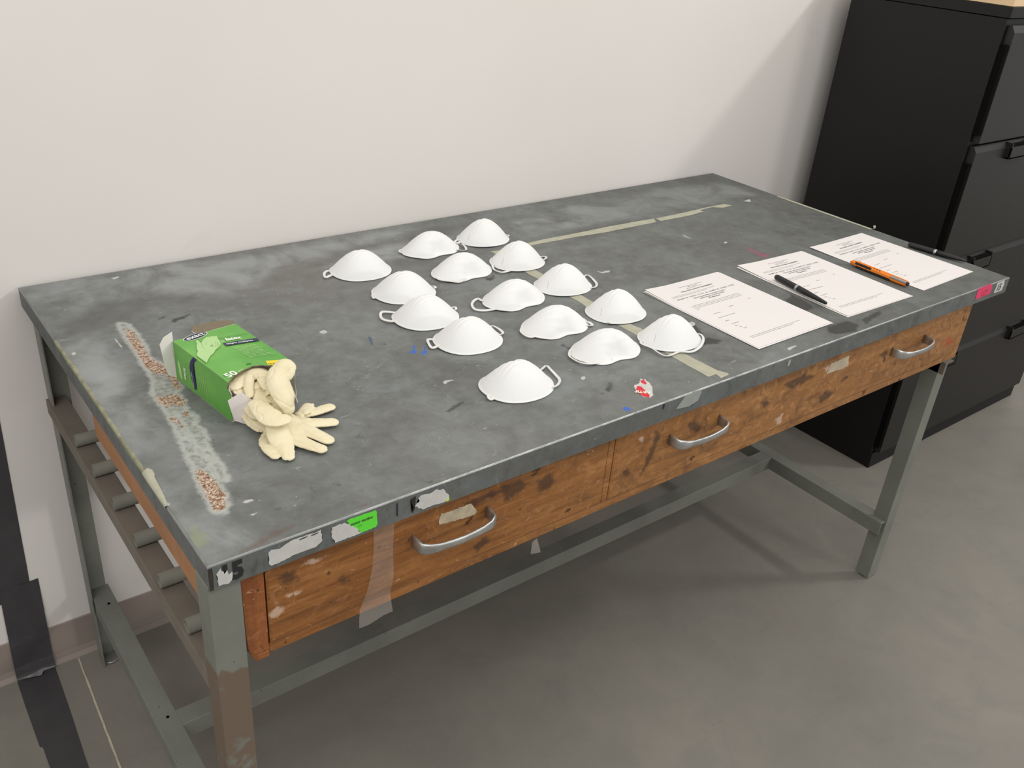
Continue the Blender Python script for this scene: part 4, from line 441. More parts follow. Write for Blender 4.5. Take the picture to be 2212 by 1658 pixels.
def text_obj(name, s, size, mat, parent, mw, align='LEFT', space=1.0, sx=1.0, bold=0.0, smooth_only=False):
    """flat lettering as a mesh; mw = matrix taking text plane (x right, y up) to the parent's space"""
    cu = bpy.data.curves.new(name, 'FONT'); cu.body = s; cu.size = size; cu.align_x = align
    cu.space_character = space; cu.offset = bold; cu.resolution_u = 2
    tmp = bpy.data.objects.new('tmp', cu); C.objects.link(tmp)
    dg = bpy.context.evaluated_depsgraph_get(); dg.update()
    me = bpy.data.meshes.new_from_object(tmp.evaluated_get(dg)); C.objects.unlink(tmp); bpy.data.objects.remove(tmp)
    me.transform(mw @ Matrix.Diagonal((sx, 1, 1, 1))); me.name = name
    me.materials.clear(); me.materials.append(mat)
    o = bpy.data.objects.new(name, me); C.objects.link(o)
    if parent: o.parent = parent
    return o

def join_text(name, items, mat, parent):
    """many lines of lettering as one mesh"""
    bm = bmesh.new()
    for (s, size, mw, align, space, bold) in items:
        o = text_obj('tmp', s, size, mat, None, mw, align, space, bold=bold)
        bm.from_mesh(o.data); me = o.data; bpy.data.objects.remove(o); bpy.data.meshes.remove(me)
    return from_bm(name, bm, mat, parent)

# ------------------------------------------------------------------ room
bm = bmesh.new(); add_box(bm, -3.0, 6.0, -4.5, WALL, -0.05, 0.0)
floor = tag(from_bm('floor', bm, M['floor']), kind='structure')
bm = bmesh.new(); add_box(bm, -3.0, 6.0, WALL, WALL + 0.12, -0.05, 3.6)
tag(from_bm('wall_back', bm, M['wall']), kind='structure')
prof = [(0, 0.098), (-0.0028, 0.0965), (-0.003, 0.022), (-0.006, 0.010), (-0.013, 0.002), (-0.0135, 0.0), (0, 0)]
vs = [(x, WALL + a, b) for x in (-3.0, 6.0) for a, b in prof]; n = len(prof)
tag(mesh_obj('baseboard_back', vs, [(i, i+1, n+i+1, n+i) for i in range(n-1)], M['cove']), kind='structure')
# pale joint line in the floor, from the wall towards the viewer
jp = torn([(-0.031, 0.861), (-0.0275, 0.861), (-0.0335, 0.70), (-0.039, 0.53), (-0.058, 0.10), (-0.062, 0.10), (-0.043, 0.53), (-0.037, 0.70)], 0.02, 0.0007, 3)
slab('floor_joint', jp, lambda a, b, h: (a, b, h + 0.0002), 0.0006, M['joint'], floor)

# black tape: strip up the wall and strip across the floor
tp = root('wall_tape', (-0.11, WALL, 0.0), 0, 'black gaffer tape strip running up the white wall left of the table', 'tape')
def wallp(a, b, h): return (a + 0.11, -h - 0.0004, b)
slab('upper_strip', torn([(-0.24, 0.205), (-0.137, 0.197), (-0.1365, 0.225), (-0.085, 0.224), (-0.072, 0.60), (-0.062, 1.1), (-0.23, 1.1)], 0.05, 0.0004, 5), wallp, 0.0007, M['blacktape'], tp)
# lower length lies over the vinyl base, bowing out at its foot
bm = bmesh.new(); rows = []
for z, off in ((0.232, 0.0012), (0.16, 0.0022), (0.102, 0.0045), (0.085, 0.0065), (0.03, 0.0075), (0.012, 0.013), (0.003, 0.018)):
    rows.append([bm.verts.new((x + 0.11, -off - 0.0015 * math.sin(k * 2.1 + z * 40), z)) for k, x in enumerate((-0.1405 - (0.232 - z) * 0.04, -0.122, -0.100, -0.083, -0.0685 - (0.232 - z) * 0.03))])
for a, b in zip(rows, rows[1:]):
    for i in range(4): bm.faces.new((a[i], a[i+1], b[i+1], b[i]))
lo = from_bm('lower_strip', bm, M['blacktape'], tp); sm = lo.modifiers.new('s', 'SOLIDIFY'); sm.thickness = 0.0006
slab('creased_fold', [(-0.150, 0.862), (-0.128, 0.868), (-0.10, 0.869), (-0.0765, 0.871), (-0.0765, 0.860), (-0.098, 0.861), (-0.105, 0.852), (-0.125, 0.857)],
     lambda a, b, h: (a + 0.11, b - WALL - 0.004, h + 0.004 + 0.006 * max(0, (b - 0.856) / 0.015)), 0.0008, M['shinytape'], tp)
ft = slab('floor_tape', torn([(-0.150, 0.858), (-0.0765, 0.858), (-0.0800, 0.760), (-0.0875, 0.60), (-0.0905, 0.52), (-0.1160, -0.3), (-0.175, -0.3), (-0.1480, 0.56), (-0.1475, 0.66), (-0.1520, 0.665), (-0.1515, 0.78)], 0.05, 0.0004, 8),
     lambda a, b, h: (a, b, h + 0.0001), 0.0008, M['blacktape'])
tag(ft, 'black gaffer tape strip lying on the concrete floor left of the table', 'tape')

# ------------------------------------------------------------------ work table
table = root('work_table', (0, 0, 0), 0, 'long metal-topped work table with grey steel legs and orange wooden drawers', 'table')
# top sheet: dense grid so that stain outlines stay crisp
nx, ny = 600, 290; R0 = 0.0030
xs = np.linspace(R0, W - R0, nx); ys = np.linspace(R0, D - R0, ny)
XX, YY = np.meshgrid(xs, ys); gx = XX.ravel(); gy = YY.ravel()
verts = np.stack([gx, gy, np.full_like(gx, H)], 1)
ii = np.arange(nx*ny).reshape(ny, nx)
quads = np.stack([ii[:-1, :-1], ii[:-1, 1:], ii[1:, 1:], ii[1:, :-1]], -1).reshape(-1, 4)
V = verts.tolist(); F = quads.tolist(); FM = [0] * len(F)
def lip_side(pa, pb, nrm):
    base = len(V); k = 60
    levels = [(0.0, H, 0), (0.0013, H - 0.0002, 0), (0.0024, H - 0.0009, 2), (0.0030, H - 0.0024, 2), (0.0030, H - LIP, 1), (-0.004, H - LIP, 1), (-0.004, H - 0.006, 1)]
    for off, z, m in levels:
        for i in range(k + 1):
            s = i / k; x = pa[0] + (pb[0]-pa[0])*s; y = pa[1] + (pb[1]-pa[1])*s
            ex = 1.0 if i == 0 else (-1.0 if i == k else 0.0)
            tx = (pb[0]-pa[0]); ty = (pb[1]-pa[1]); L = math.hypot(tx, ty)
            V.append([x + nrm[0]*off - ex*off*tx/L, y + nrm[1]*off - ex*off*ty/L, z])
    for r in range(len(levels) - 1):
        for i in range(k):
            a = base + r*(k+1) + i
            F.append([a, a+1, a+k+2, a+k+1]); FM.append(levels[r+1][2])
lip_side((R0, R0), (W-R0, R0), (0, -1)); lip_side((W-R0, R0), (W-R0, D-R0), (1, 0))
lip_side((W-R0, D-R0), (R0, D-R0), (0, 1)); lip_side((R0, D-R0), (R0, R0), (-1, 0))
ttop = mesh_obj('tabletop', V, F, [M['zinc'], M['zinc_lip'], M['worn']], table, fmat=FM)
set_marks(ttop, np.stack([gx, gy], 1), ['pale', 'rust', 'wash', 'dark_patch', 'dark', 'blue', 'teal', 'pink', 'rose', 'lime', 'fleck'], len(V))
box('top_board', (0.006, W-0.006, 0.006, D-0.006, H-LIP+0.006, H-0.002), M['tan'], table, 0)

S = M['steel']; a4 = 0.038; th = 0.0032
for (x, y, m) in ((-0.0015, 0.0025, M['leg_worn']), (0.008, D-0.028-a4, S), (1.718, 0.047, S), (1.718, D-0.028-a4, S)):
    top = H - LIP + 0.004
    if y > 0.5:
        dims = [(x, x+th, y, y+a4, 0.004, top), (x, x+a4, y+a4-th, y+a4, 0.004, top)]
    else:
        dims = [(x, x+a4, y, y+th, 0.004, top), (x, x+th, y, y+a4, 0.004, top)]
    lg = angle('leg', dims, m, table)
    bm = bmesh.new(); tube(bm, (x+a4/2, y+a4/2, 0.0), (x+a4/2, y+a4/2, 0.006), 0.016); from_bm('foot_glide', bm, M['alu'], lg)
# lower side rails, H-stretcher, upper rack rails with pipes
for x in (0.0125, 1.700):
    y0, y1 = (0.006, D-0.03)
    r = angle('side_rail', [(x, x+a4, y0 if x < 1 else 0.05, y1, 0.190-th, 0.190), ((x, x+th) if x < 1 else (x, x+th)) + (y0 if x < 1 else 0.05, y1, 0.190-a4, 0.190)], S, table)
    if x < 1:
        for yy in (0.430, 0.775):
            bm = bmesh.new(); tube(bm, (x+0.022, yy, 0.1900), (x+0.022, yy, 0.1912), 0.0028, 10)
            from_bm('bolt', bm, M['void'], r)
angle('stretcher', [(0.045, 1.712, 0.400, 0.438, 0.1895-th, 0.1895), (0.045, 1.712, 0.400, 0.400+th, 0.1895-a4, 0.1895)], S, table)
for x in (0.0035, 1.718):
    angle('rack_rail', [(x, x+0.034, 0.035, D-0.03, 0.650-th, 0.650), (x, x+th, 0.035, D-0.03, 0.650-0.03, 0.650)], M['dusty'], table)
for i in range(6):
    yy = 0.1335 + i * 0.1033
    bm = bmesh.new(); tube(bm, (0.0065, yy, 0.6612), (1.745, yy, 0.6612), 0.0108, 18, 0.0088); from_bm('rack_pipe', bm, M['pipe'], table)

# drawer case
YW = 0.010
case = root('drawer_case', (0, 0, 0)); bpy.data.objects.remove(case)
bm = bmesh.new()
zt = H - LIP + 0.004; zb = 0.684
add_box(bm, 0.0672, 1.692, YW+0.002, YW+0.018, zb, 0.6985, 0.0012)       # bottom rail
add_box(bm, 0.6165, 0.6285, YW+0.001, YW+0.018, 0.6985, zt, 0.0008)     # mullion
add_box(bm, 1.668, 1.692, YW+0.001, YW+0.018, zb, zt, 0.0012)           # right stile
add_box(bm, 0.045, 1.690, YW+0.018, 0.615, zb+0.001, zb+0.009)           # floor of the case
add_box(bm, 0.045, 1.690, 0.605, 0.618, zb, zt)                          # back
add_box(bm, 1.682, 1.692, YW+0.018, 0.618, zb, zt)                       # right side
case = from_bm('drawer_case', bm, M['wood_frame'], table)
slab('case_stile', [(0.0392, zt), (0.0665, zt), (0.0665, zb-0.002), (0.051, zb-0.002), (0.046, zb+0.004), (0.0412, zb+0.022), (0.0398, zb+0.05)],
     lambda a, b, h: (a, YW+0.018-h, b), 0.018, M['wood_stile'], table)
box('side_panel', (0.034, 0.042, YW+0.030, 0.618, 0.680, zt), M['tan'], table, 0.001)

def wood_front(name, x0, x1, z0, z1, parent):
    """drawer front as a dense sheet wrapped round a box"""
    nx = int((x1-x0)/0.003); nz = int((z1-z0)/0.003)
    X, Z = np.meshgrid(np.linspace(x0, x1, nx), np.linspace(z0, z1, nz)); gx = X.ravel(); gz = Z.ravel()
    d = np.minimum(np.minimum(gx-x0, x1-gx), np.minimum(gz-z0, z1-gz)); yy = np.where(d < 0.001, YW+0.0012, YW)
    v = np.stack([gx, yy, gz], 1).tolist(); n0 = len(v)
    ii = np.arange(nx*nz).reshape(nz, nx)
    f = np.stack([ii[:-1, :-1], ii[:-1, 1:], ii[1:, 1:], ii[1:, :-1]], -1).reshape(-1, 4).tolist()
    v += [[x0, YW+0.018, z0], [x1, YW+0.018, z0], [x1, YW+0.018, z1], [x0, YW+0.018, z1]]
    c = [ii[0, 0], ii[0, -1], ii[-1, -1], ii[-1, 0]]; c = [int(q) for q in c]
    for k in range(4): f.append([c[(k+1) % 4], c[k], n0+k, n0+(k+1) % 4])
    f.append([n0+3, n0+2, n0+1, n0])
    o = mesh_obj(name, v, f, M['wood'], parent)
    set_marks(o, np.stack([gx, gz], 1), ['wdark', 'wpale', 'wred'], len(v)); return o

def pull(cx, cz, parent):
    """bowed cast pull: broad feet, slim arched grip"""
    path = [(-0.0600, 0.0000, 0.021, 0.005), (-0.0595, -0.012, 0.020, 0.005), (-0.0580, -0.0215, 0.018, 0.005), (-0.0480, -0.0275, 0.0150, 0.005), (-0.034, -0.0302, 0.0115, 0.0045),
            (-0.018, -0.0320, 0.0110, 0.0045), (0, -0.0328, 0.0105, 0.0045)]
    path = path + [(-a, b, c_, d_) for a, b, c_, d_ in path[-2::-1]]
    bm = bmesh.new(); rings = []
    for i, (px, py, wz, tk) in enumerate(path):
        a = path[max(0, i-1)]; b = path[min(len(path)-1, i+1)]
        tx, ty = b[0]-a[0], b[1]-a[1]; L = math.hypot(tx, ty); nx_, ny_ = ty/L, -tx/L   # outward normal
        ring = []
        for k in range(12):
            an = 2*PI*k/12; cc, ss = math.cos(an), math.sin(an)
            e = 0.6; u = math.copysign(abs(cc)**e, cc)*tk/2; vv = math.copysign(abs(ss)**e, ss)*wz/2
            ring.append(bm.verts.new((cx + px + nx_*u, YW + py + ny_*u, cz + vv)))
        rings.append(ring)
    for a, b in zip(rings, rings[1:]):
        for k in range(12): bm.faces.new((a[k], a[(k+1) % 12], b[(k+1) % 12], b[k])).smooth = True
    bm.faces.new(rings[0][::-1]); bm.faces.new(rings[-1]); bmesh.ops.recalc_face_normals(bm, faces=bm.faces)
    return from_bm('handle', bm, M['alu'], parent)

d1 = wood_front('drawer', 0.0690, 0.6155, 0.6995, zt, table); pull(0.330, 0.7735, d1)
d2 = wood_front('drawer', 0.6300, 1.6670, 0.6995, zt, table); pull(0.812, 0.7740, d2); pull(1.452, 0.7740, d2)
for o, xa, xb in ((d1, 0.072, 0.613), (d2, 0.633, 1.664)):
    bm = bmesh.new()
    add_box(bm, xa, xa+0.012, YW+0.018, 0.58, 0.702, 0.800); add_box(bm, xb-0.012, xb, YW+0.018, 0.58, 0.702, 0.800)
    add_box(bm, xa, xb, 0.568, 0.58, 0.702, 0.800); add_box(bm, xa, xb, YW+0.018, 0.58, 0.700, 0.705)
    from_bm('drawer_tray', bm, M['tan'], o)
# tape, labels and lettering on the table
topp = lambda a, b, h: (a, b, H + 0.0002 + h)
lipp = lambda a, b, h: (a, -0.0002 - h, b)
slab('masking_tape', torn(DATA['tapeA1'], 0.006, 0.0006, 1), topp, 0.0003, M['tape'], table)
slab('masking_tape', torn(DATA['tapeA2'], 0.006, 0.0006, 2), topp, 0.0003, M['tape'], table)
slab('masking_tape', torn(DATA['tapeB'], 0.006, 0.0006, 3), topp, 0.0003, M['tape'], table)
# edge tape: wraps from the top sheet down the left lip
r = random.Random(4); bm = bmesh.new(); prev = None
for i in range(121):
    y = 0.150 + i * 0.0040
    wv = 0.0040 + 0.0030 * noise.noise((y * 22, 0, 0)) + 0.0014 * noise.noise((y * 90, 0, 3)) + r.uniform(-0.0004, 0.0004); dn = 0.0045 + 0.0030 * noise.noise((y * 17, 5, 0)) + r.uniform(-0.0005, 0.0005)
    wv = max(0.0012, wv)
    if i in (0, 120): wv *= 0.3; dn *= 0.3
    row = [bm.verts.new((wv, y, H + 0.00025)), bm.verts.new((0.0010, y, H + 0.00035)), bm.verts.new((-0.0003, y, H - 0.0012)), bm.verts.new((-0.00035, y, H - dn))]
    if prev:
        for k in range(3): bm.faces.new((prev[k], prev[k+1], row[k+1], row[k]))
    prev = row
from_bm('edge_tape', bm, M['tape_yellow'], table, False)
bm = bmesh.new(); prev = None
for i in range(16):
    y = 0.128 + i * 0.0055; f = i / 15; wv = 0.002 + 0.0075 * f ** 0.6 + (0.002 if i > 12 else 0); hh = 0.0012 + 0.004 * f ** 3
    row = [bm.verts.new((wv, y, H + 0.0008)), bm.verts.new((wv*0.5, y, H + hh)), bm.verts.new((-0.0012, y, H + 0.0008)), bm.verts.new((-0.0008, y, H - 0.004))]
    if prev:
        for k in range(3): bm.faces.new((prev[k], prev[k+1], row[k+1], row[k]))
    prev = row
from_bm('edge_tape', bm, M['tape'], table, True)
# right edge tape with a lifted curl
bm = bmesh.new(); prev = None
for i in range(41):
    y = 0.345 + i * 0.0072; wv = 0.0105 + 0.0012 * noise.noise((y * 30, 9, 0))
    row = [bm.verts.new((W - wv, y, H + 0.0005)), bm.verts.new((W - 0.001, y, H + 0.0007)), bm.verts.new((W + 0.0008, y, H - 0.002)), bm.verts.new((W + 0.0008, y, H - 0.012))]
    if prev:
        for k in range(3): bm.faces.new((prev[k], prev[k+1], row[k+1], row[k]))
    prev = row
row0 = None
for i in range(9):
    an = i / 8 * 2.6; cy_ = 0.345 - 0.006 * math.sin(an); cz_ = H + 0.0008 + 0.0055 * (1 - math.cos(an))
    row = [bm.verts.new((W - 0.010, cy_, cz_)), bm.verts.new((W - 0.001, cy_, cz_))]
    if row0: bm.faces.new((row0[0], row0[1], row[1], row[0]))
    row0 = row
from_bm('edge_tape', bm, M['tape'], table, True)

stk = [('st_white', 'sticker', 'sticker', 0.0005), ('st_torn', 'sticker', 'sticker', 0.0008), ('st_green', 'sticker', 'green_label', 0.0005), ('st_torn2', 'sticker', 'sticker', 0.0006),
       ('st_yel', 'sticker', 'yellow_label', 0.0009), ('st_l15', 'sticker', 'sticker', 0.0008), ('st_grey', 'sticker', 'label_grey', 0.0004), ('st_pink', 'sticker', 'pink_label', 0.0005), ('st_r15', 'sticker', 'sticker', 0.0006)]
SO = {}
for i, (k, nm, m, h) in enumerate(stk):
    P_ = [(0.0085 + (a - 0.0085) * 0.64, b) for a, b in DATA[k]] if k == 'st_l15' else DATA[k]
    SO[k] = slab(nm, torn(P_, 0.003, 0.0004 if k in ('st_green', 'st_pink', 'st_r15', 'st_grey', 'st_yel') else (0.0006 if k == 'st_white' else 0.0009), i), lipp, h, M[m], table)
for k, m in (('st_wood', 'label_beige'), ('st_wood2', 'label_beige')):
    slab('tape_remnant', torn(DATA[k], 0.003, 0.0008, 5), lambda a, b, h: (a, YW - 0.0002 - h, b), 0.0004, M[m], table)
def lipM(x, z, y=-0.0016, tilt=0): return Matrix.Translation((x, y, z)) @ Matrix.Rotation(tilt, 4, 'Y') @ Matrix.Rotation(PI/2, 4, 'X')
text_obj('lettering', 'senior studios', 0.0054, M['ink_black'], SO['st_green'], lipM(0.1740, 0.8445, -0.0014), bold=0.0001)
text_obj('lettering', '175', 0.0036, M['darkgreen'], SO['st_green'], lipM(0.184, 0.8385, -0.0014))
text_obj('lettering', '15', 0.0225, M['ink_black'], SO['st_r15'], lipM(1.7515, 0.8365, -0.0012), sx=0.85, bold=0.0004)
text_obj('lettering', 'G7', 0.019, M['red'], SO['st_pink'], lipM(1.6850, 0.8365, -0.0010), sx=1.1, bold=0.0002)
text_obj('painted_number', '15', 0.033, M['blackpaint'], table, lipM(0.0120, 0.8300, -0.0006), sx=0.86, bold=0.0018)
for k_, P_ in enumerate(([(0.108, 0.8513), (0.118, 0.8520), (0.118, 0.8530), (0.108, 0.8522)], [(0.123, 0.8510), (0.132, 0.8516), (0.132, 0.8527), (0.123, 0.8520)],
           [(0.2585, 0.851), (0.266, 0.8535), (0.2655, 0.844), (0.2640, 0.840), (0.2645, 0.834), (0.2615, 0.829), (0.2605, 0.831), (0.2625, 0.836), (0.2615, 0.841), (0.2590, 0.844)],
           [(0.2385, 0.833), (0.2400, 0.833), (0.2398, 0.853), (0.2383, 0.853)], [(0.7100, 0.848), (0.7125, 0.848), (0.7125, 0.8565), (0.7100, 0.8565)])):
    slab('black_mark', torn(P_, 0.002, 0.0002, k_), lambda a, b, h: (a, -0.0012 - h, b), 0.0002, M['blackpaint'], table)
slab('corner_stain', torn([(0.0008, 0.8250), (0.0050, 0.8248), (0.0056, 0.8400), (0.0050, 0.8555), (0.0008, 0.8550)], 0.003, 0.0003, 7), lipp, 0.0002, M['corner'], table)
slab('paint_drip', torn([(1.0200, 0.8500), (1.0245, 0.8545), (1.0262, 0.8500), (1.0250, 0.8420), (1.0215, 0.8405), (1.0198, 0.8430)], 0.003, 0.0004, 2), lipp, 0.0003, M['tape'], table)
# round torn red and white label on the top
rl = slab('sticker', torn(DATA['st_red'], 0.003, 0.0013, 3), topp, 0.0003, M['sticker'], table)
slab('red_print', torn(DATA['red1'], 0.003, 0.0003, 3), lambda a, b, h: (a, b, H + 0.0006 + h), 0.0001, M['red'], rl)
slab('red_print', torn(DATA['red2'], 0.003, 0.0006, 3), lambda a, b, h: (a, b, H + 0.0006 + h), 0.0001, M['red'], rl)
r1 = DATA['red1']; cx_ = sum(p[0] for p in r1)/len(r1); cy_ = sum(p[1] for p in r1)/len(r1)
text_obj('lettering', 'ARTIF', 0.0098, M['whiteprint'], rl, Matrix.Translation((cx_, cy_, H+0.0008)) @ Matrix.Rotation(math.radians(140), 4, 'Z') @ Matrix.Translation((0, -0.0035, 0)), 'CENTER', bold=0.0003)
# clear packing tape hanging over the drawer
bm = bmesh.new(); prev = None
for i in range(14):
    f = i / 13; z = 0.8235 - f * 0.150; y = YW - 0.0012 - 0.0015 * abs(math.sin(f * 7)) - (0.010 * max(0, f - 0.85) / 0.15)
    xl = 0.2105 - 0.026 * max(0, (f - 0.45)) / 0.55; xr = 0.2400 - 0.006 * max(0, (f - 0.7)) / 0.3
    row = [bm.verts.new((xl + (xr-xl)*k/4, y - 0.0012*math.sin(k*1.9+i*0.9), z + 0.006*f*k/4)) for k in range(5)]
    if prev:
        for k in range(4): bm.faces.new((prev[k], prev[k+1], row[k+1], row[k]))
    prev = row
from_bm('clear_tape', bm, M['clear'], table, True)
slab('clear_tape', DATA['clear2'], lambda a, b, h: (a, 0.004 - h, b), 0.0003, M['clear'], table)

# ------------------------------------------------------------------ filing cabinet
CX0, CX1, CY0, CY1, CZ = 2.2, 3.14, 0.366, 0.815, 1.3627
cab = root('filing_cabinet', (CX0, CY0, 0), 0, 'tall black metal filing cabinet with four wide drawers against the wall', 'cabinet')
def cb(name, dims, mat, par, bev=0.0015):
    x0, x1, y0, y1, z0, z1 = dims; return box(name, (x0-CX0, x1-CX0, y0-CY0, y1-CY0, z0, z1), mat, par, bev)
cb('body', (CX0, CX1, CY0+0.002, CY1, 0.004, CZ-0.0285), M['black'], cab)
cb('top_cap', (CX0-0.0015, CX1+0.0015, CY0-0.004, CY1, CZ-0.027, CZ), M['black'], cab)
cb('plinth', (CX0+0.001, CX1-0.001, CY0-0.004, CY0+0.01, 0.0, 0.055), M['black'], cab)
zl = [(1.320, 1.030), (1.021, 0.698), (0.690, 0.367), (0.359, 0.062)]
for i, (z1, z0) in enumerate(zl):
    bm = bmesh.new(); xo = CX0 + 0.012
    # front slab with sloped top lip
    P = [(-0.020, z0), (-0.020, z1-0.016), (-0.010, z1), (0.001, z1), (0.001, z0)]
    a = [bm.verts.new((xo-CX0, p[0], p[1])) for p in P]; b = [bm.verts.new((CX1-0.012-CX0, p[0], p[1])) for p in P]
    for k in range(5): bm.faces.new((a[k], b[k], b[(k+1) % 5], a[(k+1) % 5]))
    bm.faces.new(a[::-1]); bm.faces.new(b); bmesh.ops.recalc_face_normals(bm, faces=bm.faces)
    dr = from_bm('drawer', bm, M['charcoal'], cab)
    if i == 0: dr['label'] = 'top drawer front'
    cb('side_slot', (CX0+0.002, CX0+0.0115, CY0-0.016, CY0+0.003, z0+0.02, z1-0.045), M['void'], dr, 0)
    if i > 0:
        for hx in (2.380, 2.845):
            bm = bmesh.new(); w_ = 0.112; h_ = 0.046
            x0 = hx-CX0; x1 = x0+w_
            add_box(bm, x0, x0+0.006, -0.034, -0.012, z1-h_, z1-0.002, 0.001); add_box(bm, x1-0.006, x1, -0.034, -0.012, z1-h_, z1-0.002, 0.001)
            add_box(bm, x0, x1, -0.034, -0.029, z1-h_, z1-0.013, 0.001); add_box(bm, x0, x1, -0.034, -0.014, z1-h_, z1-h_+0.005, 0.001)
            hd = from_bm('handle', bm, M['charcoal'], dr)
            cb('handle_recess', (hx+0.007, hx+w_-0.007, CY0-0.0285, CY0-0.0195, z1-h_+0.006, z1-0.006), M['void'], hd, 0)
bd = box('plywood_board', (CX0, CX1-0.002, CY0-0.002, CY1-0.002, CZ+0.0002, CZ+0.042), M['board'], None, 0.001)
tag(bd, 'pale tan plywood board lying on top of the black filing cabinet', 'board')

# ------------------------------------------------------------------ dust masks
RX, RYN, RYC = 0.0593, 0.0500, 0.0505
def rim_point(th, e=0.92):
    c, s = math.cos(th), math.sin(th)
    x = RX * math.copysign(abs(c) ** e, c)
    y = (RYN if s > 0 else RYC) * math.copysign(abs(s) ** e, s)
    if s > 0: y -= 0.0120 * math.exp(-(x / 0.020) ** 2)          # nose notch
    return x, y
def mask_z(px, py, rho, x, y, h, arch, hol=1.0):
    f = 0.70 * max(0.0, 1 - rho ** 2.5) + 0.30 * 0.5 * (1 + math.cos(PI * min(1, rho)))
    z = h * f
    if y > 0: z += arch * math.exp(-(x / 0.026) ** 2) * (max(0, y) / RYN) ** 1.5          # bridge lifts off the table
    # hollow beside the bridge, on the nose flank
    if y > 0: z -= 0.0095 * hol * math.exp(-((y - 0.034) / 0.0125) ** 2) * math.exp(-(x / 0.022) ** 2)
    # moulded ribs across the crown
    yy = y * 1.0
    wdw = max(0, 1 - (abs(x) / 0.042) ** 2) * max(0, 1 - ((yy - 0.007) / 0.026) ** 4)
    z += 0.00055 * math.sin((yy + 6 * x * x) * 2 * PI / 0.0088) * wdw
    return z
def mask_shell_mesh(h, arch, seed, fx=1.0, fy=1.0, e=0.92, hol=1.0):
    rn = random.Random(seed); ph = rn.uniform(0, 6)
    nt, nr = 112, 34; V = [(0, 0.0, 0)]; F = []
    def pt(th, rho):
        rx_, ry_ = rim_point(th, e)
        sq = rho
        x = rx_ * sq; y = ry_ * sq
        wob = 0.0012 * math.sin(2 * th + ph) * rho
        z = mask_z(rx_, ry_, rho, x, y, h, arch, hol) + max(0, wob)
        return (x * fx, y * fy, max(z, 0.0) + 0.0008)
    V[0] = pt(0.0, 0.0)
    for j in range(1, nr + 1):
        rho = j / nr
        for i in range(nt): V.append(pt(2*PI*i/nt, rho))
    for j in range(nr + 1, nr + 2):                              # turned-out flat rim
        for i in range(nt):
            x, y, z = pt(2*PI*i/nt, 1.0); V.append((x*1.045, y*1.045, z - 0.0002))
    for i in range(nt): F.append((0, 1+i, 1+(i+1) % nt))
    for j in range(nr):
        for i in range(nt):
            a = 1 + j*nt + i; b = 1 + j*nt + (i+1) % nt; F.append((a, a+nt, b+nt, b))
    me = bpy.data.meshes.new('shell'); me.from_pydata(V, [], F); me.update(); me.materials.append(M['mask'])
    for p in me.polygons: p.use_smooth = True
    return me
shells = [mask_shell_mesh(0.0370, 0.007, 1, 1.08, 0.96, 1.10, 1.9), mask_shell_mesh(0.0420, 0.003, 2, 0.95, 0.96), mask_shell_mesh(0.0395, 0.003, 3, 0.965, 0.98)]
def seam_mesh(sx, h, fx):
    """short pressed crease near each ear"""
    V = []; F = []
    for i in range(9):
        f = i / 8; x = sx * (0.0525 - 0.009 * f); y = -0.012 + 0.007 * f
        for dy in (-0.0006, 0.0006):
            yy = y + dy; rx_, ry_ = rim_point(math.atan2(yy / RYC, x / RX)); rho = math.hypot(x, yy) / math.hypot(rx_, ry_)
            V.append((x * fx, yy, mask_z(rx_, ry_, rho, x, yy, h, 0) + 0.0026))
        if i: k = 2 * i; F.append((k-2, k-1, k+1, k))
    me = bpy.data.meshes.new('crease'); me.from_pydata(V, [], F); me.update(); me.materials.append(M['seam_grey']); return me
seams = [[seam_mesh(s, h, fx) for s in (-1, 1)] for h, fx in ((0.0370, 1.0), (0.0420, 0.95), (0.0395, 0.965))]

def catmull(P, n=8):
    Q = []; P = [P[0]] + P + [P[-1]]
    for i in range(1, len(P) - 2):
        p0, p1, p2, p3 = map(Vector, P[i-1:i+3])
        for k in range(n):
            t_ = k / n; Q.append(0.5 * ((2*p1) + (-p0+p2)*t_ + (2*p0-5*p1+4*p2-p3)*t_*t_ + (-p0+3*p1-3*p2+p3)*t_**3))
    Q.append(Vector(P[-2])); return Q
def ribbon(name, pts, wd, tk, mat, parent, twist=0.0):
    Q = catmull(pts); bm = bmesh.new(); rings = []
    for i, q in enumerate(Q):
        tng = (Q[min(i+1, len(Q)-1)] - Q[max(i-1, 0)]).normalized()
        side = tng.cross(Vector((0, 0, 1)))
        side = side.normalized() if side.length > 1e-6 else Vector((1, 0, 0))
        up = side.cross(tng); an = twist * math.sin(i / len(Q) * PI * 2)
        s2 = side * math.cos(an) + up * math.sin(an); u2 = up * math.cos(an) - side * math.sin(an)
        rings.append([bm.verts.new(q + s2 * a * wd/2 + u2 * b * tk/2) for a, b in ((-1, -1), (1, -1), (1, 1), (-1, 1))])
    for a, b in zip(rings, rings[1:]):
        for k in range(4): bm.faces.new((a[k], a[(k+1) % 4], b[(k+1) % 4], b[k]))
    bm.faces.new(rings[0][::-1]); bm.faces.new(rings[-1]); bmesh.ops.recalc_face_normals(bm, faces=bm.faces)
    return from_bm(name, bm, mat, parent, smooth=False)

